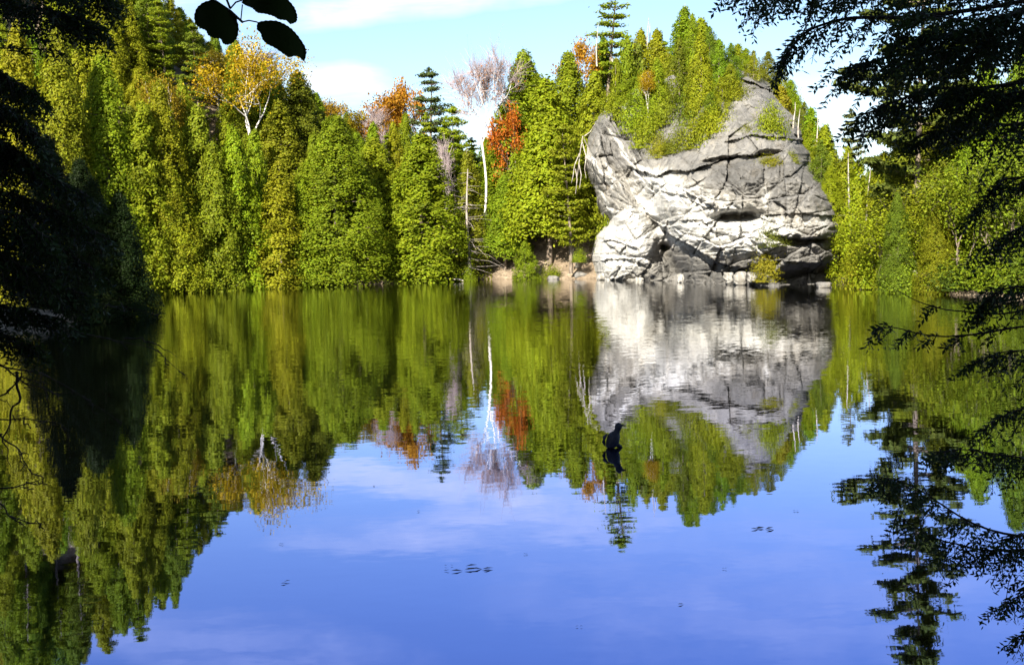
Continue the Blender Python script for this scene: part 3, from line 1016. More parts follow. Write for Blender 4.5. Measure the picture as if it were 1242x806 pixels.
# --- right bank
G_R = 'trees on the right bank'
rb = [('cedar_tree', CED[2], 1001, 148, 113, 28, YG, 'loose cedar right of the slab rim against the pale sky'),
      ('cedar_tree', SPIRE[0], 985, 128, 118, 22, LG, 'cedar standing behind the white poles at the cliff corner'),
      ('cedar_tree', TUFT[0], 1022, 178, 108, 30, YG2, 'low yellow-green cedar at the notch right of the cliff'),
      ('pine_tree', PINE[1], 1038, 132, 112, 20, (.11, .12, .035), 'thin see-through pine in the sky gap right of the cliff'),
      ('cedar_tree', TUFT[1], 1048, 190, 100, 32, YG, 'cedar below the thin see-through pine'),
      ('cedar_tree', CED[1], 1068, 182, 97, 30, OL, 'olive cedar between the thin pine and the bright bank trees'),
      ('broadleaf_tree', GREEN[0], 1070, 258, 87, 42, YG2, 'bright yellow-green broadleaf at the waterline right of the cliff'),
      ('broadleaf_tree', GREEN[1], 1118, 225, 85, 44, BG, 'green broadleaf above the pale fallen log'),
      ('broadleaf_tree', GREEN[0], 1165, 205, 80, 46, (.17, .22, .010), 'leafy green tree seen under the dark hanging boughs at right'),
      ('broadleaf_tree', GREEN[1], 1212, 180, 78, 48, (.16, .19, .012), 'duller green tree nearest the right edge of the frame'),
      ('cedar_tree', NCED[1], 1092, 232, 84, 20, DG, 'slim dark cedar among the bright bank broadleaf trees'),
      ('cedar_tree', NCED[0], 1140, 236, 81, 22, (.18, .20, .01), 'slim olive cedar near the pale fallen log'),
      ('cedar_tree', NCED[0], 1100, 150, 92, 36, (.17, .18, .012), 'tall olive cedar rising behind the bright bank broadleaf'),
      ('cedar_tree', NCED[1], 1150, 110, 90, 40, DG, 'dark cedar behind the right bank showing through the boughs'),
      ('cedar_tree', NCED[0], 1205, 70, 90, 44, LG, 'tall cedar at the right behind the hanging boughs'),
      ('cedar_tree', NCED[1], 1262, 30, 86, 46, DG, 'cedar cut by the right edge of the frame')]
for nm, pr, a, b, D, hw, col, lab in rb:
    at(nm, pr, a, b, D, hw, col, lab, 'tree', G_R)
at('pine_tree', PINE[3], 1120, -190, 90, 100, (.075, .105, .018), 'huge tiered white pine on the right bank reaching above the frame', 'tree', G_R, zb=1.0)
for a, b, t_, D, lab in ((1032, 255, 185, 104, 'pale leaning trunk beside the thin pine'), (1052, 300, 195, 98, 'slender bare stem above the bright waterline broadleaf')):
    p, q = P(a, b, D), P(a, t_, D)
    put('dead_pole', SNAG[3], p[0], p[1], p[2] - 2, q[2] - p[2] + 2, 1.2, label=lab, cat='dead tree', group='pale stems on the right bank')

# --- dark trees at the left, shade also in their leaf colour, and off-frame neighbours shading them
G_L = 'shaded trees on the left bank'
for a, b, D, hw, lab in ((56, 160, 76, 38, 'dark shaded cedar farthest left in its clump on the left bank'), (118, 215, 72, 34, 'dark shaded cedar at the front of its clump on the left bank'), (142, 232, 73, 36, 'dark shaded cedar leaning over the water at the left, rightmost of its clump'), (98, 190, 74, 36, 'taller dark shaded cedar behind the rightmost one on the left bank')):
    at('cedar_tree', NCED[0 if a % 4 else 1], a, b, D, hw, (.015, .025, .005), lab, 'tree', G_L)  # near-black leaf colour paints in the shade of this clump
for k, (x, y, Hh) in enumerate(((-39, 54, 24), (-43, 48, 24), (-36, 43, 23), (-34, 36, 22), (-46, 56, 25), (-43, 60, 24), (-39, 61, 23), (-41, 38, 22))):
    put('cedar_tree', CED[k % 5], x, y, g1(x, y), Hh, 4.6, DG, 'tall cedar on the left bank outside the picture', 'tree', 'cedars beyond the left edge of the picture')
    TAKEN.append((x, y, 3))
# trees around the photographer's feet: they keep the near bank in shade
for k, (x, y, Hh) in enumerate(((-7, -5, 20), (-3.5, -8, 22), (-12, -3, 20), (-8, -12, 24), (0, -11, 22), (-12, -9, 23), (3.5, -9, 20), (-17, -4, 21), (-4, -15, 26), (2, -16, 26))):
    put('cedar_tree', CED[k % 5], x, y, g1(x, y), Hh, 4.4, DG, 'cedar on the near bank behind the viewpoint', 'tree', 'cedars behind the viewpoint')

# --- forest behind
SKY = np.array([(-200, -260), (0, -190), (150, -95), (225, 2), (250, 32), (300, 48), (340, 68), (365, 82), (385, 108), (410, 128), (440, 142), (465, 128), (490, 120), (520, 118), (545, 128), (580, 165), (605, 160),
                (622, 84), (650, 62), (690, 52), (715, 40), (735, 25), (775, 42), (800, 36), (830, 14), (850, 26), (880, 48), (910, 68), (940, 90), (970, 118), (1000, 156), (1020, 205), (1040, 215), (1060, 200), (1080, 180),
                (1110, 140), (1150, 100), (1242, 40), (1400, 20)], float)


def pix(x, y, z):
    d = RN.T @ (np.array([x, y, z]) - CAM)
    return CX + F * d[0] / -d[2], CY - F * d[1] / -d[2]


fr = random.Random(5)
zones = [(-95, 20, 104, 200, 4000, 'left'), (-25, 70, 112, 175, 1500, 'mid'), (22, 75, 84, 140, 350, 'right')]
placed = 0
for x0, x1, y0, y1, n, zn in zones:
    for _ in range(n):
        x, y = fr.uniform(x0, x1), fr.uniform(y0, y1)
        if shore_dist(np.array([x]), np.array([y]))[0] < 4.5: continue
        z = g1(x, y)
        px, _b = pix(x, y, z + 8)
        if px < -60 or px > 1300: continue
        if 716 < px < 1015 and y < (132 if px < 800 else 122): continue
        if 545 < px < 715 and y < 146: continue
        mind = 3.1 + (y - 110) * .018
        if any((x - a) ** 2 + (y - b) ** 2 < mind ** 2 for a, b, r in TAKEN): continue
        ys = float(np.interp(px, SKY[:, 0], SKY[:, 1])) + fr.uniform(2, 22)
        cap = P(px, ys, y)[2] - z
        if cap < 4.5: continue
        Hh = min(cap, fr.uniform(12, 19))
        q = fr.random()
        TAKEN.append((x, y, 2))
        placed += 1
        if zn == 'left' and q < .03:
            put('birch_tree', YBIRCH[0], x, y, z, Hh, fr.uniform(2.2, 3.0), (.24, .21, .012), 'yellowing birch scattered among the evergreens of the left slope', 'tree', 'yellowing birches on the left slope')
        elif zn != 'right' and q < .16:
            put('pine_tree', PINE[fr.randrange(2)], x, y, z, Hh, fr.uniform(2.4, 3.3), [LG, DG][fr.randrange(2)], 'open-tiered pine in the forest behind the shoreline trees', 'tree', 'pines in the forest behind')
        else:
            c = [YG, YG2, LG, OL, DG, LG][fr.randrange(6)]
            lab = dict(left='cedar packed into the sunlit slope behind the left shoreline trees', mid='cedar in the forest behind the saddle and the rock', right='cedar in the woods behind the right bank')[zn]
            put('cedar_tree', CED[fr.randrange(5)], x, y, z, Hh, fr.uniform(2.4, 3.4), c, lab, 'tree', 'forest cedars ' + zn + ' of the pond' if zn != 'mid' else 'forest cedars beyond the saddle')
print('forest trees', placed)

# ------------------------------------------------------------------ shore things


def boulder(px, py, D, rx, ry, rz_, seed, label, white=.4):
    """a weathered lump of limestone standing in the shallows or on the bank"""
    p = P(px, py, D)
    nu_, nv = 28, 18
    th = np.linspace(0, 2 * PI, nu_, endpoint=False)
    ph = np.linspace(.02, PI - .02, nv)
    T, Q = np.meshgrid(th, ph, indexing='xy')
    d = np.stack([np.sin(Q) * np.cos(T), np.sin(Q) * np.sin(T), np.cos(Q)], -1)
    sq = np.sign(d) * np.abs(d) ** .72
    r = 1 + .55 * fbm(d[..., 0] * 1.3 + seed, d[..., 1] * 1.3, d[..., 2] * 1.3, 4, seed)
    V = sq * r[..., None] * [rx, ry, rz_]
    m = MB()
    I, J = np.meshgrid(np.arange(nv - 1), np.arange(nu_), indexing='ij')
    J2 = (J + 1) % nu_
    m.add(V.reshape(-1, 3), np.stack([I * nu_ + J, (I + 1) * nu_ + J, (I + 1) * nu_ + J2, I * nu_ + J2], -1).reshape(-1, 4), np.full(nu_ * nv, white))
    o = m.build('boulder', M_STONE, smooth=True)
    o.location = p
    tag(o, label, 'boulder', 'boulders at the foot of the cliff')


for i, (a, b, rx, rz_, lab) in enumerate(((897, 336, 1.1, .9, 'white block at the waterline left of the yellowing bush'), (884, 334, .8, .75, 'smaller white block next to the undercut cliff foot'), (912, 334, .8, .7, 'white block touching the yellowing bush'),
                                         (1000, 344, 1.2, .5, 'low rock in the dark cave mouth at the right'), (825, 336, .6, .7, 'pale rounded block at the foot of the diagonal recess'), (730, 334, 1.2, .7, 'pale block at the left foot of the buttress'),
                                         (775, 337, .8, .5, 'low pale block at the right foot of the buttress'), (1075, 350, 1.0, .5, 'dull rock under the bright right bank broadleaf'))):
    D = float(np.interp(a, [700, 760, 830, 893, 1000, 1030, 1090], [131, 126, 113.5, 105.5, 96, 94, 88])) - .8
    boulder(a, b + 2, D, rx * .62, rx * .6, rz_ * .7, 70 + i, lab, .3 if i not in (3, 7) else .05)
for i, (a, b, rx, lab) in enumerate(((704, 334, 1.0, 'tan ledge stone on the bank near the cliff'), (672, 338, .9, 'tan stone at the water below the hemlock'))):
    boulder(a, b, 134, rx * .8, rx * .7, .45, 90 + i, lab, .02)

at('bank_shrub', SHRUB[0], 567, 322, 135, 8, LG, 'tiny bright tuft at the waterline below the grey dead trunk', 'shrub', 'small shrubs on the bank')
at('bank_shrub', SHRUB[1], 668, 318, 135.5, 11, LG, 'small low shrub right of the rounded cedar sapling', 'shrub', 'small shrubs on the bank')
at('bank_shrub', SHRUB[2], 466, 330, 136, 9, LG, 'little shrub in the dark gap between two broad shoreline cedars', 'shrub', 'small shrubs on the bank')
at('bank_shrub', SHRUB[2], 702, 300, 133, 8, LG, 'small green shrub beside the dark cleft at the cliff edge', 'shrub', 'small shrubs on the bank', zb=2.2)
at('bank_shrub', SHRUB[1], 1042, 300, 92, 20, YG2, 'yellow-green shrub at the right corner of the cliff', 'shrub', 'small shrubs on the bank')
at('bank_shrub', SHRUB[0], 1100, 315, 84, 26, BG, 'leafy shrub over the water left of the pale log', 'shrub', 'small shrubs on the bank')
at('bank_shrub', SHRUB[2], 1160, 318, 79.5, 28, (.07, .11, .012), 'leafy shrub over the water right of the pale log', 'shrub', 'small shrubs on the bank')


for a, b, D, hw, c_, lab in ((1060, 296, 91, 26, YG2, 'yellow-green bush between cliff corner and bright broadleaf'), (1082, 318, 86, 22, BG, 'leafy bush low over the water below the bright broadleaf'), (1138, 310, 81.5, 24, BG, 'bush directly above the pale log at the water'),
                             (1190, 300, 78, 34, (.17, .21, .01), 'bush over the water under the hanging boughs'), (1228, 290, 74, 40, (.15, .19, .01), 'bush over the water at the right edge behind the boughs'), (1262, 280, 71, 40, (.08, .12, .01), 'bush cut by the right edge of the frame')):
    at('bank_shrub', SHRUB[random.randrange(3)], a, b, D, hw, c_, lab, 'shrub', 'small shrubs on the bank')


def log(name, pts, rad, mat, label, cat, group=None):
    m = MB()
    pts = np.array(pts)
    n = 14
    s = np.linspace(0, 1, n)
    t0 = np.linspace(0, 1, len(pts))
    q = np.stack([np.interp(s, t0, pts[:, i]) for i in range(3)], -1)
    q += .35 * rad * np.stack([vnoise(s * 7, i * 3.1, 0, 77) for i in range(3)], -1)
    m.tube(q, rad * np.linspace(1, .55, n) * (1 + .15 * vnoise(s * 9, 0, 0, 5)), 9)
    m.tube([q[5], q[5] + [.3 * rad * 4, 0, rad * 3]], [rad * .4, rad * .2], 6)
    o = m.build(name, mat, smooth=True)
    return tag(o, label, cat, group)


log('fallen_log', [P(1108, 330, 83.5), P(1122, 343, 82), P(1128, 352, 80.5)], .16, M_DEAD, 'pale fallen log slanting into the water on the right bank', 'log')
log('driftwood', [P(541, 338, 134.6), P(553, 338.5, 134.0), P(562, 340, 133.4)], .14, M_DEAD, 'grey driftwood lying at the left end of the brown bank', 'log')
log('leaning_log', [P(700, 325, 134), P(693, 300, 135), P(686, 282, 136.5)], .2, M_DEAD, 'pale leaning trunk base on the bank beside the cliff', 'log')

# bleached roots hanging down the left edge of the cliff
m = MB()
rng = np.random.default_rng(12)
for poly in ([(707, 165), (704, 182), (702, 200), (699, 222)], [(706, 172), (711, 190), (709, 205), (711, 216)], [(703, 186), (697, 200), (695, 214), (693, 222)], [(708, 168), (714, 180), (718, 196), (717, 206)],
             [(702, 198), (705, 212), (703, 228)], [(698, 205), (700, 218), (698, 235)], [(710, 190), (714, 204)], [(709, 165), (716, 160), (722, 150)]):
    pl = np.array(poly, float)
    pts = P(pl[:, 0], pl[:, 1], 127.0 + .5 * rng.normal(size=len(pl)))
    m.tube(pts, np.linspace(.075, .025, len(pl)), 6)
tag(m.build('exposed_roots', M_DEAD, smooth=True), 'bleached bare roots dangling down the left edge of the cliff', 'roots')

# ------------------------------------------------------------------ bird on the water
bp = W(744, 543)


def skin_bird(loc):
    root = empty('water_bird', (loc[0], loc[1], 0))
    tag(root, 'dark bird with raised neck sitting on the water before the cliff reflection', 'bird')
    V, Fc = [], []
    k = .70 * loc[1] / F    # metres per photo pixel there
    m = MB()
    prof = [(-7, -.2, 3.0), (-6, 1, 7.0), (-4, 4, 9.6), (-1.5, 10, 11.2), (0, 16, 11.4), (1, 22, 10.6), (3, 26, 8.2), (6, 29.5, 5.6), (8, 32.5, 5.2), (9, 35.5, 6.2), (9.5, 39, 6.4), (10, 42, 5.0), (10.3, 44, 2.6), (10.4, 45, .6)]
    n = 16
    a = np.arange(n) * 2 * PI / n
    rings = []
    for (x, z, r) in prof:
        deep = 1.15 if z < 25 else 1.0
        rings.append(np.stack([x + r * np.cos(a), r * deep * np.sin(a), z + 1.5 * np.cos(a) * (r / 10) * -1 + 0 * a], -1))
    Vv = np.stack(rings) * k
    mm = len(prof)
    I, J = np.meshgrid(np.arange(mm - 1), np.arange(n), indexing='ij')
    J2 = (J + 1) % n
    m.add(Vv.reshape(-1, 3), np.stack([I * n + J, I * n + J2, (I + 1) * n + J2, (I + 1) * n + J], -1).reshape(-1, 4))
    m.tube(np.array([(-9, 0, -.5), (-9, 0, -.2)]) * k, 2.0 * k, 16)
    m.tube(np.array([(13, 0, 39.5), (18, -.5, 40), (22, -1, 39)]) * k, np.array([2.4, 1.5, .4]) * k, 8)     # bill
    m.tube(np.array([(4, 2, 7), (12, 3, 2), (18, 3, -2)]) * k, np.array([5.5, 3.0, .8]) * k, 8)            # tail
    o = m.build('body', bark_mat('dark_plumage', (.002, .0025, .005), (.005, .006, .012), (30, 30, 30), .6), root, True)
    w = MB()
    w.tube(np.array([(-11, -3, 26), (-16, -4, 20), (-17.5, -4, 12), (-15, -3, 5)]) * k, np.array([1.5, 3.4, 3.2, 1.2]) * k, 10)
    w.build('wing', bark_mat('wing_plumage', (.004, .005, .012), (.010, .013, .035), (30, 30, 30), .5), root, True)


skin_bird(bp)

# ------------------------------------------------------------------ floating bits
M_FLOAT = foliage_mat('fallen_leaf', (.05, .04, .025), trans=.1)
fl = [(575, 690, .3), (345, 706, .16), (540, 692, .1), (928, 641, .26), (822, 733, .12), (545, 686, .08), (590, 692, .12), (455, 590, .1), (640, 672, .09), (965, 620, .12), (700, 760, .07), (880, 690, .08), (340, 660, .1), (505, 620, .1)]
fn = ['dark cluster of floating leaves at the lower middle of the pond', 'brown floating leaf at the lower left of the blue water', 'tiny floating leaf left of the dark floating cluster', 'long floating leaf strip at the right on blue water',
      'floating leaf below the long strip near the bottom right', 'speck of leaf just above the tiny floating leaf', 'floating leaf right of the dark cluster', 'floating fleck on the pale cloud reflection', 'floating fleck between the cluster and the bird',
      'floating fleck above the long strip', 'floating fleck nearest the bottom edge', 'floating fleck between long strip and bottom right leaf', 'floating fleck near the reflected yellow birch', 'floating fleck beside the reflected saddle pines']
rng = np.random.default_rng(3)
for (a, b, s), lab in zip(fl, fn):
    p = W(a, b)
    m = MB()
    k = 5 if s > .2 else 2
    s *= .55
    c = np.stack([rng.normal(0, s * .6, k), rng.normal(0, s * .25, k), .006 + .01 * rng.random(k)], -1)
    m.cards(c, np.array([0, 0, 1.0]) + rng.normal(0, .12, (k, 3)), s * .55, .35, axis=np.tile([1.0, .2, 0], (k, 1)), fold=.12)
    o = m.build('floating_leaf', M_FLOAT)
    o.location = (p[0], p[1], .004)
    tag(o, lab, 'leaf', 'leaves floating on the pond')

# ------------------------------------------------------------------ near boughs


def bough(pl, rad, root, dens=1.0, ln=.34, droop=.5, start=.12, leafl=.030, name='branch', bare=False, seed=0, trunk=None):
    """a feathery evergreen bough along photo-space control points (px,py,D)"""
    global rng
    rng = np.random.default_rng(seed)
    pl = np.array(pl, float)
    cp = P(pl[:, 0], pl[:, 1], pl[:, 2])
    n = 30
    t0 = np.linspace(0, 1, len(cp))
    if trunk:      # the bough springs from its trunk
        cp = np.vstack([[trunk[0], trunk[1], cp[0, 2] - .12 + .15 * (cp[0, 2] - cp[1, 2])], cp])
        t0 = np.concatenate([[-.28], t0])
        t0 = (t0 + .28) / 1.28
        start = .30
    s = np.linspace(0, 1, n)
    q = np.stack([np.interp(s, t0, cp[:, i]) for i in range(3)], -1)
    for _ in range(3):
        q[1:-1] = (q[:-2] + q[1:-1] * 2 + q[2:]) / 4
    q += .02 * np.stack([vnoise(s * 8, seed + i * 5.3, 0, 9) for i in range(3)], -1) * sstep(0, .3, s)[:, None]
    wood, fo = MB(), MB()
    wood.tube(q, rad * (1 - .85 * s), 6)
    Lm = np.linalg.norm(np.diff(q, axis=0), axis=1).sum()
    k = int(Lm / .045 * dens * (.62 if trunk and not bare else 1))
    C, Nn, A, Sz, V = [], [], [], [], []
    for j in range(k):
        f = start + (1 - start) * (j + rng.random() * .8) / k
        b = np.array([np.interp(f, s, q[:, i]) for i in range(3)])
        i0 = min(int(f * (n - 1)), n - 2)
        ax = q[i0 + 1] - q[i0]
        ax /= np.linalg.norm(ax)
        side = np.cross(ax, [0, 0, 1.0])
        side /= np.linalg.norm(side) + 1e-9
        sg = 1 if j % 2 else -1
        L1 = ln * rng.uniform(.45, 1.15) * (.45 + .75 * math.sin(PI * min(1, .15 + f * .85)))
        d = ax * rng.uniform(.5, 1.0) + side * sg * rng.uniform(.45, 1.0) + np.array([0, 0, rng.uniform(-.45, .25)])
        d /= np.linalg.norm(d)
        m = 7
        u = np.linspace(0, 1, m)
        br = b + d * (u * L1)[:, None] + np.array([0, 0, -droop]) * (u ** 2 * L1)[:, None] + rng.normal(0, .008, (m, 3))
        wood.tube(br, np.linspace(.004, .0015, m), 3)
        if bare: continue
        cv = np.clip(rng.normal(.5, .2), 0, 1)
        # side sprays
        ns = max(4, int(L1 / .028))
        bd = br[-1] - br[0]
        bd /= np.linalg.norm(bd)
        ps = np.cross(bd, [0, 0, 1.0])
        ps /= np.linalg.norm(ps) + 1e-9
        for z in range(ns):
            g = (z + .6) / ns
            c0 = np.array([np.interp(g, u, br[:, i]) for i in range(3)])
            sd = 1 if z % 2 else -1
            dd = bd * .75 + ps * sd * rng.uniform(.4, .9) + np.array([0, 0, rng.uniform(-.55, .1)]) * (droop + .2)
            dd /= np.linalg.norm(dd)
            l2 = (.035 + .075 * (1 - g)) * rng.uniform(.6, 1.2)
            nl = max(3, int(l2 / .0085))
            w = np.linspace(0, 1, nl)
            cc = c0 + dd * (w * l2)[:, None] + np.array([0, 0, -.3 * l2]) * (w ** 2)[:, None]
            alt = np.where(np.arange(nl) % 2 == 0, 1.0, -1.0)[:, None]
            p2 = np.cross(dd, ps * sd + [0, 0, .6])
            p2 /= np.linalg.norm(p2) + 1e-9
            axl = dd * .8 + p2 * alt * .75 + rng.normal(0, .2, (nl, 3))
            C.append(cc + p2 * alt * leafl * .35)
            A.append(axl)
            Nn.append(np.cross(dd, p2)[None] + rng.normal(0, .35, (nl, 3)))
            Sz.append(leafl * rng.uniform(.5, 1.0, nl) * .75)
            V.append(np.clip(cv + rng.normal(0, .15, nl), 0, 1))
    o = wood.build(name, M_NBARK, root, True)
    if C:
        fo.cards(np.vstack(C), np.vstack(Nn), np.concatenate(Sz), .36, np.vstack(A), np.concatenate(V))
        fo.build('foliage', M_NEAR, o)
    return o


def near_trunk(root, x, y, Hh, r):
    m = MB()
    s = np.linspace(0, 1, 14)
    z0 = g1(x, y) - .4
    m.tube(np.stack([x + .12 * np.sin(s * 4), y + .1 * np.sin(s * 3 + 1), z0 + s * Hh], -1), r * (1 - .8 * s) * (1 + .25 * np.exp(-s * 20)), 12)
    return m.build('trunk', M_NBARK, root, True)


root = empty('hemlock_tree')
tag(root, 'dark foreground hemlock at the right whose feathery boughs hang over the water', 'tree')
near_trunk(root, 4.9, 5.2, 11, .16)
BO = [  # (points, radius, density, length, droop)
    ([(1500, -90, 5.2), (1330, -40, 5.0), (1160, -8, 4.9), (1020, -4, 4.8), (890, -14, 4.7)], .022, 1.2, .30, .55),
    ([(1500, -60, 5.2), (1250, 0, 5.0), (1100, 22, 4.9), (1010, 22, 4.8), (962, 40, 4.7), (946, 70, 4.7)], .018, .8, .22, .6),
    ([(1500, -20, 5.2), (1320, 30, 5.1), (1180, 60, 5.0), (1080, 66, 4.9), (1028, 80, 4.8)], .02, 1.3, .34, .5),
    ([(1500, 10, 5.2), (1330, 80, 5.0), (1200, 108, 4.9), (1110, 112, 4.8), (1050, 138, 4.7)], .02, 1.2, .32, .55),
    ([(1500, -40, 5.0), (1350, 10, 4.7), (1240, 40, 4.5), (1150, 45, 4.4), (1090, 48, 4.4)], .018, 1.2, .34, .5),
    ([(1500, 60, 5.2), (1340, 120, 5.0), (1240, 150, 5.0), (1170, 150, 4.9), (1120, 165, 4.8)], .018, 1.1, .30, .5),
    ([(1500, -120, 5.0), (1380, -50, 4.5), (1260, 10, 4.3), (1200, 25, 4.3), (1120, 20, 4.3)], .018, 1.3, .34, .5),
    ([(1500, -110, 5.4), (1300, -50, 5.5), (1100, -25, 5.5), (980, -20, 5.4), (915, 8, 5.4)], .018, 1.0, .26, .7),
    ([(1500, 40, 5.0), (1360, 90, 4.8), (1260, 110, 4.6), (1205, 120, 4.6), (1160, 100, 4.6)], .016, 1.3, .34, .5),
    ([(1500, 120, 5.2), (1360, 180, 5.1), (1270, 215, 5.0), (1215, 220, 5.0), (1180, 250, 5.0)], .014, .8, .24, .6),
    ([(1500, 180, 5.2), (1370, 240, 5.1), (1290, 270, 5.0), (1235, 275, 5.0), (1190, 300, 5.0)], .014, .8, .24, .6),
    ([(1500, 250, 5.2), (1360, 320, 5.0), (1270, 350, 5.0), (1215, 352, 5.0), (1190, 372, 5.0)], .014, 1.1, .24, .6),
    ([(1500, 300, 5.2), (1330, 350, 5.0), (1220, 385, 5.0), (1160, 378, 5.0), (1120, 366, 5.0), (1090, 350, 5.0)], .009, .06, .1, .4),
    ([(1500, 340, 5.2), (1340, 390, 5.0), (1230, 400, 5.0), (1150, 408, 5.0), (1085, 396, 5.0), (1058, 402, 5.0)], .010, .4, .13, .4),
    ([(1500, 360, 5.2), (1370, 420, 5.1), (1290, 435, 5.0), (1230, 425, 5.0), (1180, 440, 5.0)], .012, .9, .22, .6),
    ([(1500, 400, 5.2), (1370, 460, 5.1), (1290, 490, 5.0), (1225, 500, 5.0), (1185, 520, 5.0)], .012, .7, .2, .6),
    ([(1500, 480, 5.2), (1370, 540, 5.1), (1270, 560, 5.0), (1190, 548, 5.0), (1130, 545, 5.0)], .013, .95, .22, .6),
    ([(1500, 540, 5.2), (1360, 610, 5.1), (1260, 655, 5.0), (1180, 640, 5.0), (1110, 590, 5.0), (1062, 578, 5.0)], .014, 1.0, .22, .75),
    ([(1500, 580, 5.2), (1360, 640, 5.1), (1260, 668, 5.0), (1190, 672, 5.0), (1140, 655, 5.0), (1090, 625, 5.0)], .013, .95, .22, .75),
    ([(1500, 640, 5.2), (1370, 690, 5.1), (1300, 700, 5.0), (1250, 705, 5.0), (1215, 735, 5.0)], .011, .7, .18, .7),
    ([(1500, 700, 5.2), (1380, 740, 5.1), (1310, 745, 5.0), (1265, 750, 5.0), (1232, 775, 5.0)], .010, .7, .16, .7),
]
for i, (pl, r, de, ln, dr) in enumerate(BO):
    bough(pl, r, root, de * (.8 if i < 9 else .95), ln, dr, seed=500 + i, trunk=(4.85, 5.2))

root = empty('cedar_tree')
tag(root, 'dark foreground cedar at the left edge with drooping boughs and dead lower twigs', 'tree')
near_trunk(root, -5.2, 5.4, 11, .17)
BL = [
    ([(-260, -60, 5.2), (-120, -20, 5.1), (0, 5, 5.0), (70, 12, 5.0), (115, 28, 5.0)], .016, 1.3, .26, .5),
    ([(-260, -90, 5.2), (-100, -60, 5.0), (20, -40, 4.9), (90, -15, 4.8), (130, -6, 4.8)], .016, 1.2, .26, .6),
    ([(-260, 0, 5.2), (-120, 30, 5.1), (-20, 38, 5.0), (45, 42, 5.0), (104, 42, 5.0)], .007, .12, .12, .3),
    ([(-260, 40, 5.2), (-120, 55, 5.1), (-10, 58, 5.0), (40, 60, 5.0), (88, 66, 5.0)], .009, .15, .12, .3),
    ([(-260, 60, 5.2), (-120, 95, 5.1), (-40, 110, 5.0), (10, 128, 5.0), (45, 165, 5.0)], .016, 1.5, .28, .7),
    ([(-260, 90, 5.2), (-130, 130, 5.1), (-50, 150, 5.0), (0, 170, 5.0), (28, 190, 5.0)], .016, 1.5, .26, .7),
    ([(-260, 20, 5.0), (-130, 50, 4.8), (-50, 70, 4.7), (0, 85, 4.7), (40, 110, 4.7)], .016, 1.5, .26, .7),
    ([(-260, 110, 5.2), (-130, 160, 5.1), (-40, 175, 5.0), (40, 195, 5.0), (100, 240, 5.0)], .015, 1.3, .28, .6),
    ([(-260, 160, 5.2), (-130, 205, 5.1), (-40, 225, 5.0), (45, 245, 5.0), (120, 285, 5.0)], .015, 1.5, .28, .6),
    ([(-260, 200, 5.2), (-130, 250, 5.1), (-40, 270, 5.0), (45, 290, 5.0), (115, 325, 5.0)], .015, 1.6, .28, .6),
    ([(-260, 240, 5.2), (-130, 295, 5.1), (-40, 320, 5.0), (40, 335, 5.0), (105, 360, 5.0)], .014, 1.6, .28, .6),
    ([(-260, 280, 5.2), (-130, 335, 5.1), (-50, 360, 5.0), (20, 372, 5.0), (80, 392, 5.0)], .013, 1.4, .24, .6),
    ([(-260, 300, 5.2), (-130, 360, 5.1), (-50, 385, 5.0), (0, 400, 5.0), (40, 425, 5.0)], .013, 1.2, .22, .6),
    ([(-260, 220, 4.8), (-130, 270, 4.7), (-60, 290, 4.7), (0, 305, 4.7), (60, 340, 4.7)], .014, 1.5, .26, .6),
    ([(-260, 190, 4.8), (-130, 225, 4.7), (-60, 240, 4.7), (0, 255, 4.7), (60, 285, 4.7)], .014, 1.5, .26, .6)]
for i, (pl, r, de, ln, dr) in enumerate(BL):
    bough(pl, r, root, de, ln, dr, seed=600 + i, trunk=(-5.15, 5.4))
TW = [[(-260, 380, 5.2), (-100, 420, 5.0), (0, 438, 5.0), (40, 470, 5.0), (70, 480, 5.0), (92, 476, 5.0)], [(-260, 470, 5.2), (-100, 490, 5.0), (0, 512, 5.0), (30, 506, 5.0), (60, 514, 5.0), (88, 520, 5.0)],
      [(-40, 495, 5.1), (0, 515, 5.0), (18, 545, 5.0), (36, 565, 5.0), (58, 580, 5.0)], [(-80, 480, 5.0), (0, 486, 5.0), (12, 470, 5.0), (24, 452, 5.0), (48, 462, 5.0), (64, 485, 5.0)],
      [(-80, 560, 5.0), (-10, 590, 5.0), (15, 588, 5.0), (35, 585, 5.0), (54, 578, 5.0)], [(-80, 600, 5.0), (-10, 605, 5.0), (10, 622, 5.0), (30, 630, 5.0), (58, 633, 5.0)],
      [(-260, 330, 5.4), (-80, 370, 5.4), (60, 395, 5.4), (140, 408, 5.4), (185, 420, 5.4), (205, 436, 5.4), (228, 456, 5.4)], [(150, 410, 5.4), (175, 412, 5.4), (195, 420, 5.4), (214, 430, 5.4)],
      [(-260, 300, 5.4), (-60, 350, 5.4), (90, 365, 5.4), (150, 372, 5.4), (195, 382, 5.4)], [(-200, 400, 5.2), (-40, 430, 5.2), (60, 455, 5.2), (110, 490, 5.2), (150, 512, 5.2)],
      [(-260, 120, 5.2), (-80, 170, 5.2), (0, 190, 5.1), (16, 205, 5.1), (26, 216, 5.1)], [(20, 450, 5.0), (24, 480, 5.0), (12, 520, 5.0), (6, 545, 5.0), (14, 565, 5.0)]]
for i, pl in enumerate(TW):
    bough(pl, .0075 if i not in (6, 8, 7) else .006, root, .10, .11, .25, seed=700 + i, name='dead_twig', bare=True, trunk=(-5.15, 5.4) if pl[0][0] < -30 else None)

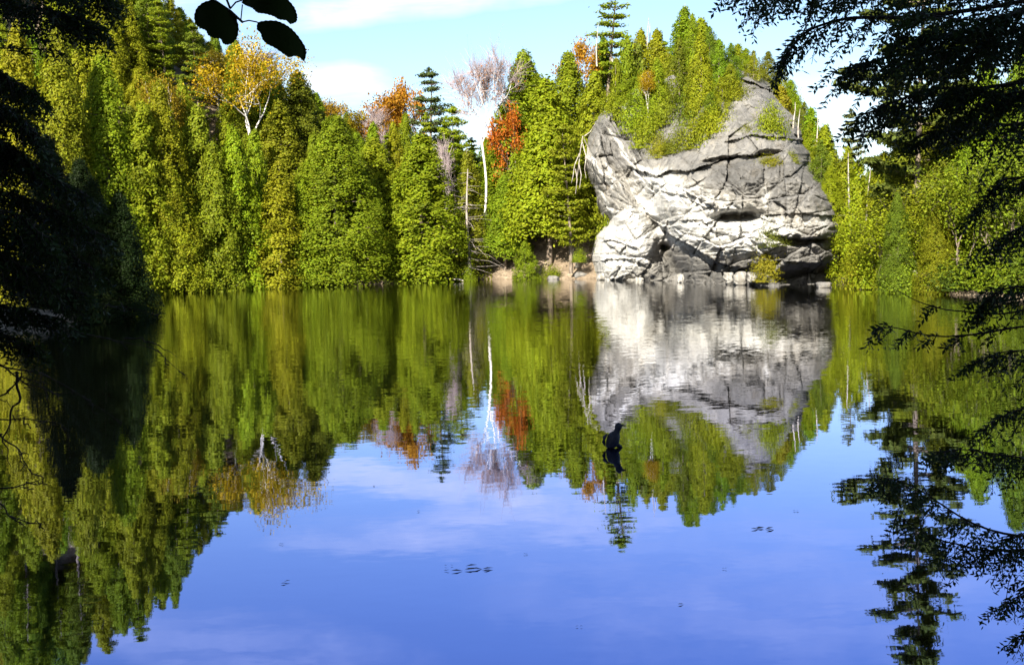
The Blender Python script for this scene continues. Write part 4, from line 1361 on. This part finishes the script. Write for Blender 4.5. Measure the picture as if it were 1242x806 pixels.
# broad leaves of a sapling at the top of the picture
root = empty('basswood_sapling')
tag(root, 'near-black basswood twig with three broad leaves hanging at the top', 'sapling')
near_trunk(root, -2.5, 3.0, 4.6, .03)
mt = MB()
for pl, r in (([(-395, -300, 3.0), (-330, -260, 2.95), (0, -110, 2.8), (180, -40, 2.7), (262, 2, 2.6), (280, 14, 2.6), (294, 27, 2.6)], .0035), ([(275, -60, 2.6), (272, -8, 2.6), (279, 10, 2.6)], .003),
              ([(279, 11, 2.6), (286, 3, 2.6), (300, -2, 2.6)], .002), ([(292, 26, 2.6), (293, 16, 2.6), (294, 6, 2.6)], .0015), ([(293, 27, 2.6), (302, 25, 2.6), (312, 27, 2.6)], .0018), ([(294, 27, 2.6), (284, 20, 2.6), (276, 12, 2.6)], .0018)):
    a = np.array(pl, float)
    mt.tube(P(a[:, 0], a[:, 1], a[:, 2]), r, 6)
mt.build('twig', M_NBARK, root, True)


def broad_leaf(outline, mid, D, bend=.012):
    """a real blade: curved both ways, thin but with two sides"""
    ol = np.array(outline, float)
    # dense closed outline
    n = 72
    t = np.linspace(0, 1, len(ol) + 1)
    oc = np.vstack([ol, ol[:1]])
    s = np.linspace(0, 1, n, endpoint=False)
    q = np.stack([np.interp(s, t, oc[:, i]) for i in range(2)], -1)
    for _ in range(1):
        q = (np.roll(q, 1, 0) + 2 * q + np.roll(q, -1, 0)) / 4
    q += np.where((np.arange(n) % 2)[:, None] == 0, .35, -.35) * (q - q.mean(0)) / np.linalg.norm(q - q.mean(0), axis=1)[:, None]
    c = np.array(mid, float)
    V, Fq = [], []
    R_ = [0.0, .3, .6, .85, 1.0]
    for sgn in (1, -1):
        for k in R_:
            pq = c + (q - c) * k
            dd = D + .02 * ((pq[:, 0] - c[0]) / 30) ** 2 + bend * ((pq[:, 1] - c[1]) / 30) + sgn * .0004
            V.append(P(pq[:, 0], pq[:, 1], dd))
    V = np.stack(V)
    m = MB()
    for h in (0, 5):
        I, J = np.meshgrid(np.arange(4), np.arange(n), indexing='ij')
        I = I + h
        J2 = (J + 1) % n
        Fq.append(np.stack([I * n + J, I * n + J2, (I + 1) * n + J2, (I + 1) * n + J], -1).reshape(-1, 4))
    J = np.arange(n)
    J2 = (J + 1) % n
    Fq.append(np.stack([4 * n + J, 4 * n + J2, 9 * n + J2, 9 * n + J], -1))
    m.add(V.reshape(-1, 3), np.vstack(Fq), .5)
    return m.build('leaf', M_LEAF, root, True)


broad_leaf([(272, 8), (280, 13), (287, 22), (290, 34), (288, 46), (282, 53), (275, 55), (270, 53), (268, 47), (260, 47), (252, 43), (250, 37), (244, 35), (237, 30), (235, 20), (238, 10), (246, 3), (256, 0), (265, 2)], (264, 26), 2.6)
broad_leaf([(292, 3), (300, -4), (315, -7), (335, -6), (350, 0), (358, 10), (361, 20), (360, 27), (352, 30), (348, 25), (338, 24), (332, 20), (322, 17), (312, 16), (306, 10), (298, 7)], (330, 7), 2.62)
broad_leaf([(312, 27), (322, 25), (335, 25), (345, 29), (354, 35), (362, 44), (370, 56), (372, 64), (369, 76), (366, 70), (358, 68), (350, 70), (343, 65), (333, 58), (324, 54), (318, 48), (316, 40), (311, 36)], (340, 47), 2.58)

# ------------------------------------------------------------------ light, sky
SUN_EL, SUN_AZ = math.radians(31), math.radians(204)     # azimuth from +Y clockwise: behind the viewpoint, to the left
sv = Vector((math.sin(SUN_AZ) * math.cos(SUN_EL), math.cos(SUN_AZ) * math.cos(SUN_EL), math.sin(SUN_EL)))
sl = bpy.data.lights.new('sun', 'SUN')
sl.energy = 4.3
sl.angle = math.radians(.53)
sl.color = (1, .93, .80)
so = bpy.data.objects.new('sun', sl)
COL.objects.link(so)
so.rotation_euler = sv.to_track_quat('Z', 'Y').to_euler()
so.location = (-40, -40, 60)

w = bpy.data.worlds.new('World')
S.world = w
w.use_nodes = True
nt = w.node_tree
nt.nodes.clear()
N = nt.nodes.new
Lk = nt.links.new
out = N('ShaderNodeOutputWorld')
bg = N('ShaderNodeBackground')
bg.inputs['Strength'].default_value = .07
sk = N('ShaderNodeTexSky')
sk.sky_type = 'NISHITA'
sk.sun_disc = False
sk.sun_elevation = SUN_EL
sk.sun_rotation = SUN_AZ
sk.air_density = 1.0
sk.dust_density = 1.0
sk.ozone_density = 2.2
tc = N('ShaderNodeTexCoord')


def M(op, a, b=None, c=None, clamp=False):
    n = N('ShaderNodeMath')
    n.operation = op
    n.use_clamp = clamp
    for i, q in enumerate((a, b, c)):
        if q is None: continue
        if isinstance(q, (int, float)): n.inputs[i].default_value = q
        else: Lk(q, n.inputs[i])
    return n.outputs[0]


sx = N('ShaderNodeSeparateXYZ')
Lk(tc.outputs['Generated'], sx.inputs[0])
yy = M('MAXIMUM', sx.outputs['Y'], .05)
U, Vv = M('DIVIDE', sx.outputs['X'], yy), M('DIVIDE', sx.outputs['Z'], yy)
cv = N('ShaderNodeCombineXYZ')
Lk(U, cv.inputs[0])
Lk(Vv, cv.inputs[1])
mp = N('ShaderNodeMapping')
mp.inputs['Scale'].default_value = (3.0, 14.0, 1)
mp.inputs['Rotation'].default_value = (0, 0, -.08)
Lk(cv.outputs[0], mp.inputs[0])
n1 = N('ShaderNodeTexNoise')
n1.inputs['Scale'].default_value = 2.2
n1.inputs['Detail'].default_value = 7
n1.inputs['Roughness'].default_value = .6
n1.inputs['Distortion'].default_value = .5
Lk(mp.outputs[0], n1.inputs['Vector'])
n2 = N('ShaderNodeTexNoise')
n2.inputs['Scale'].default_value = 16
n2.inputs['Detail'].default_value = 5
Lk(cv.outputs[0], n2.inputs['Vector'])
dist = M('MULTIPLY_ADD', n2.outputs['Fac'], 1.3, -.65)
tot = None
# cloud banks by direction (x/y, z/y of the view ray): centre, half width, half height, slope, thickness
for u0, v0, w_, h_, sl_, k_ in ((-.06, .240, .25, .022, .10, .85), (-.165, .160, .06, .024, 0, 1.2), (-.33, .225, .10, .04, 0, .6), (-.02, .285, .26, .030, -.05, .7), (.36, .12, .16, .05, 0, .7),
                                (-.30, .40, .22, .045, .1, .4), (.26, .36, .34, .10, .06, .32), (.02, .10, .5, .035, 0, .45), (.0, .6, .9, .12, .1, .3)):
    du = M('SUBTRACT', U, u0)
    dv = M('SUBTRACT', M('SUBTRACT', Vv, v0), M('MULTIPLY', du, sl_))
    a_ = M('POWER', M('DIVIDE', du, w_), 2)
    b_ = M('POWER', M('DIVIDE', dv, h_), 2)
    r_ = M('ADD', M('ADD', a_, b_), dist)
    g_ = M('MULTIPLY', M('SUBTRACT', 1, r_, clamp=True), k_)
    tot = g_ if tot is None else M('ADD', tot, g_)
cr = N('ShaderNodeMapRange')
cr.interpolation_type = 'SMOOTHSTEP'
cr.inputs['From Min'].default_value = .28
cr.inputs['From Max'].default_value = .72
cr.inputs['To Min'].default_value = .12
Lk(n1.outputs['Fac'], cr.inputs['Value'])
cm = M('MULTIPLY', M('MINIMUM', tot, 1.0), cr.outputs[0], clamp=True)
mx = N('ShaderNodeMix')
mx.data_type = 'RGBA'
Lk(cm, mx.inputs['Factor'])
Lk(sk.outputs[0], mx.inputs['A'])
mx.inputs['B'].default_value = (5.6, 5.8, 6.1, 1)
Lk(mx.outputs['Result'], bg.inputs['Color'])
Lk(bg.outputs[0], out.inputs[0])

# ------------------------------------------------------------------ render settings
vs = S.view_settings
vs.view_transform = 'Standard'
vs.look = 'None'
vs.gamma = 1
vs.use_curve_mapping = False
vs.exposure = 1.78
cy = S.cycles
cy.max_bounces = 6
cy.diffuse_bounces = 3
cy.glossy_bounces = 3
cy.transmission_bounces = 2
cy.transparent_max_bounces = 4
cy.use_denoising = True
cy.caustics_reflective = False
cy.caustics_refractive = False
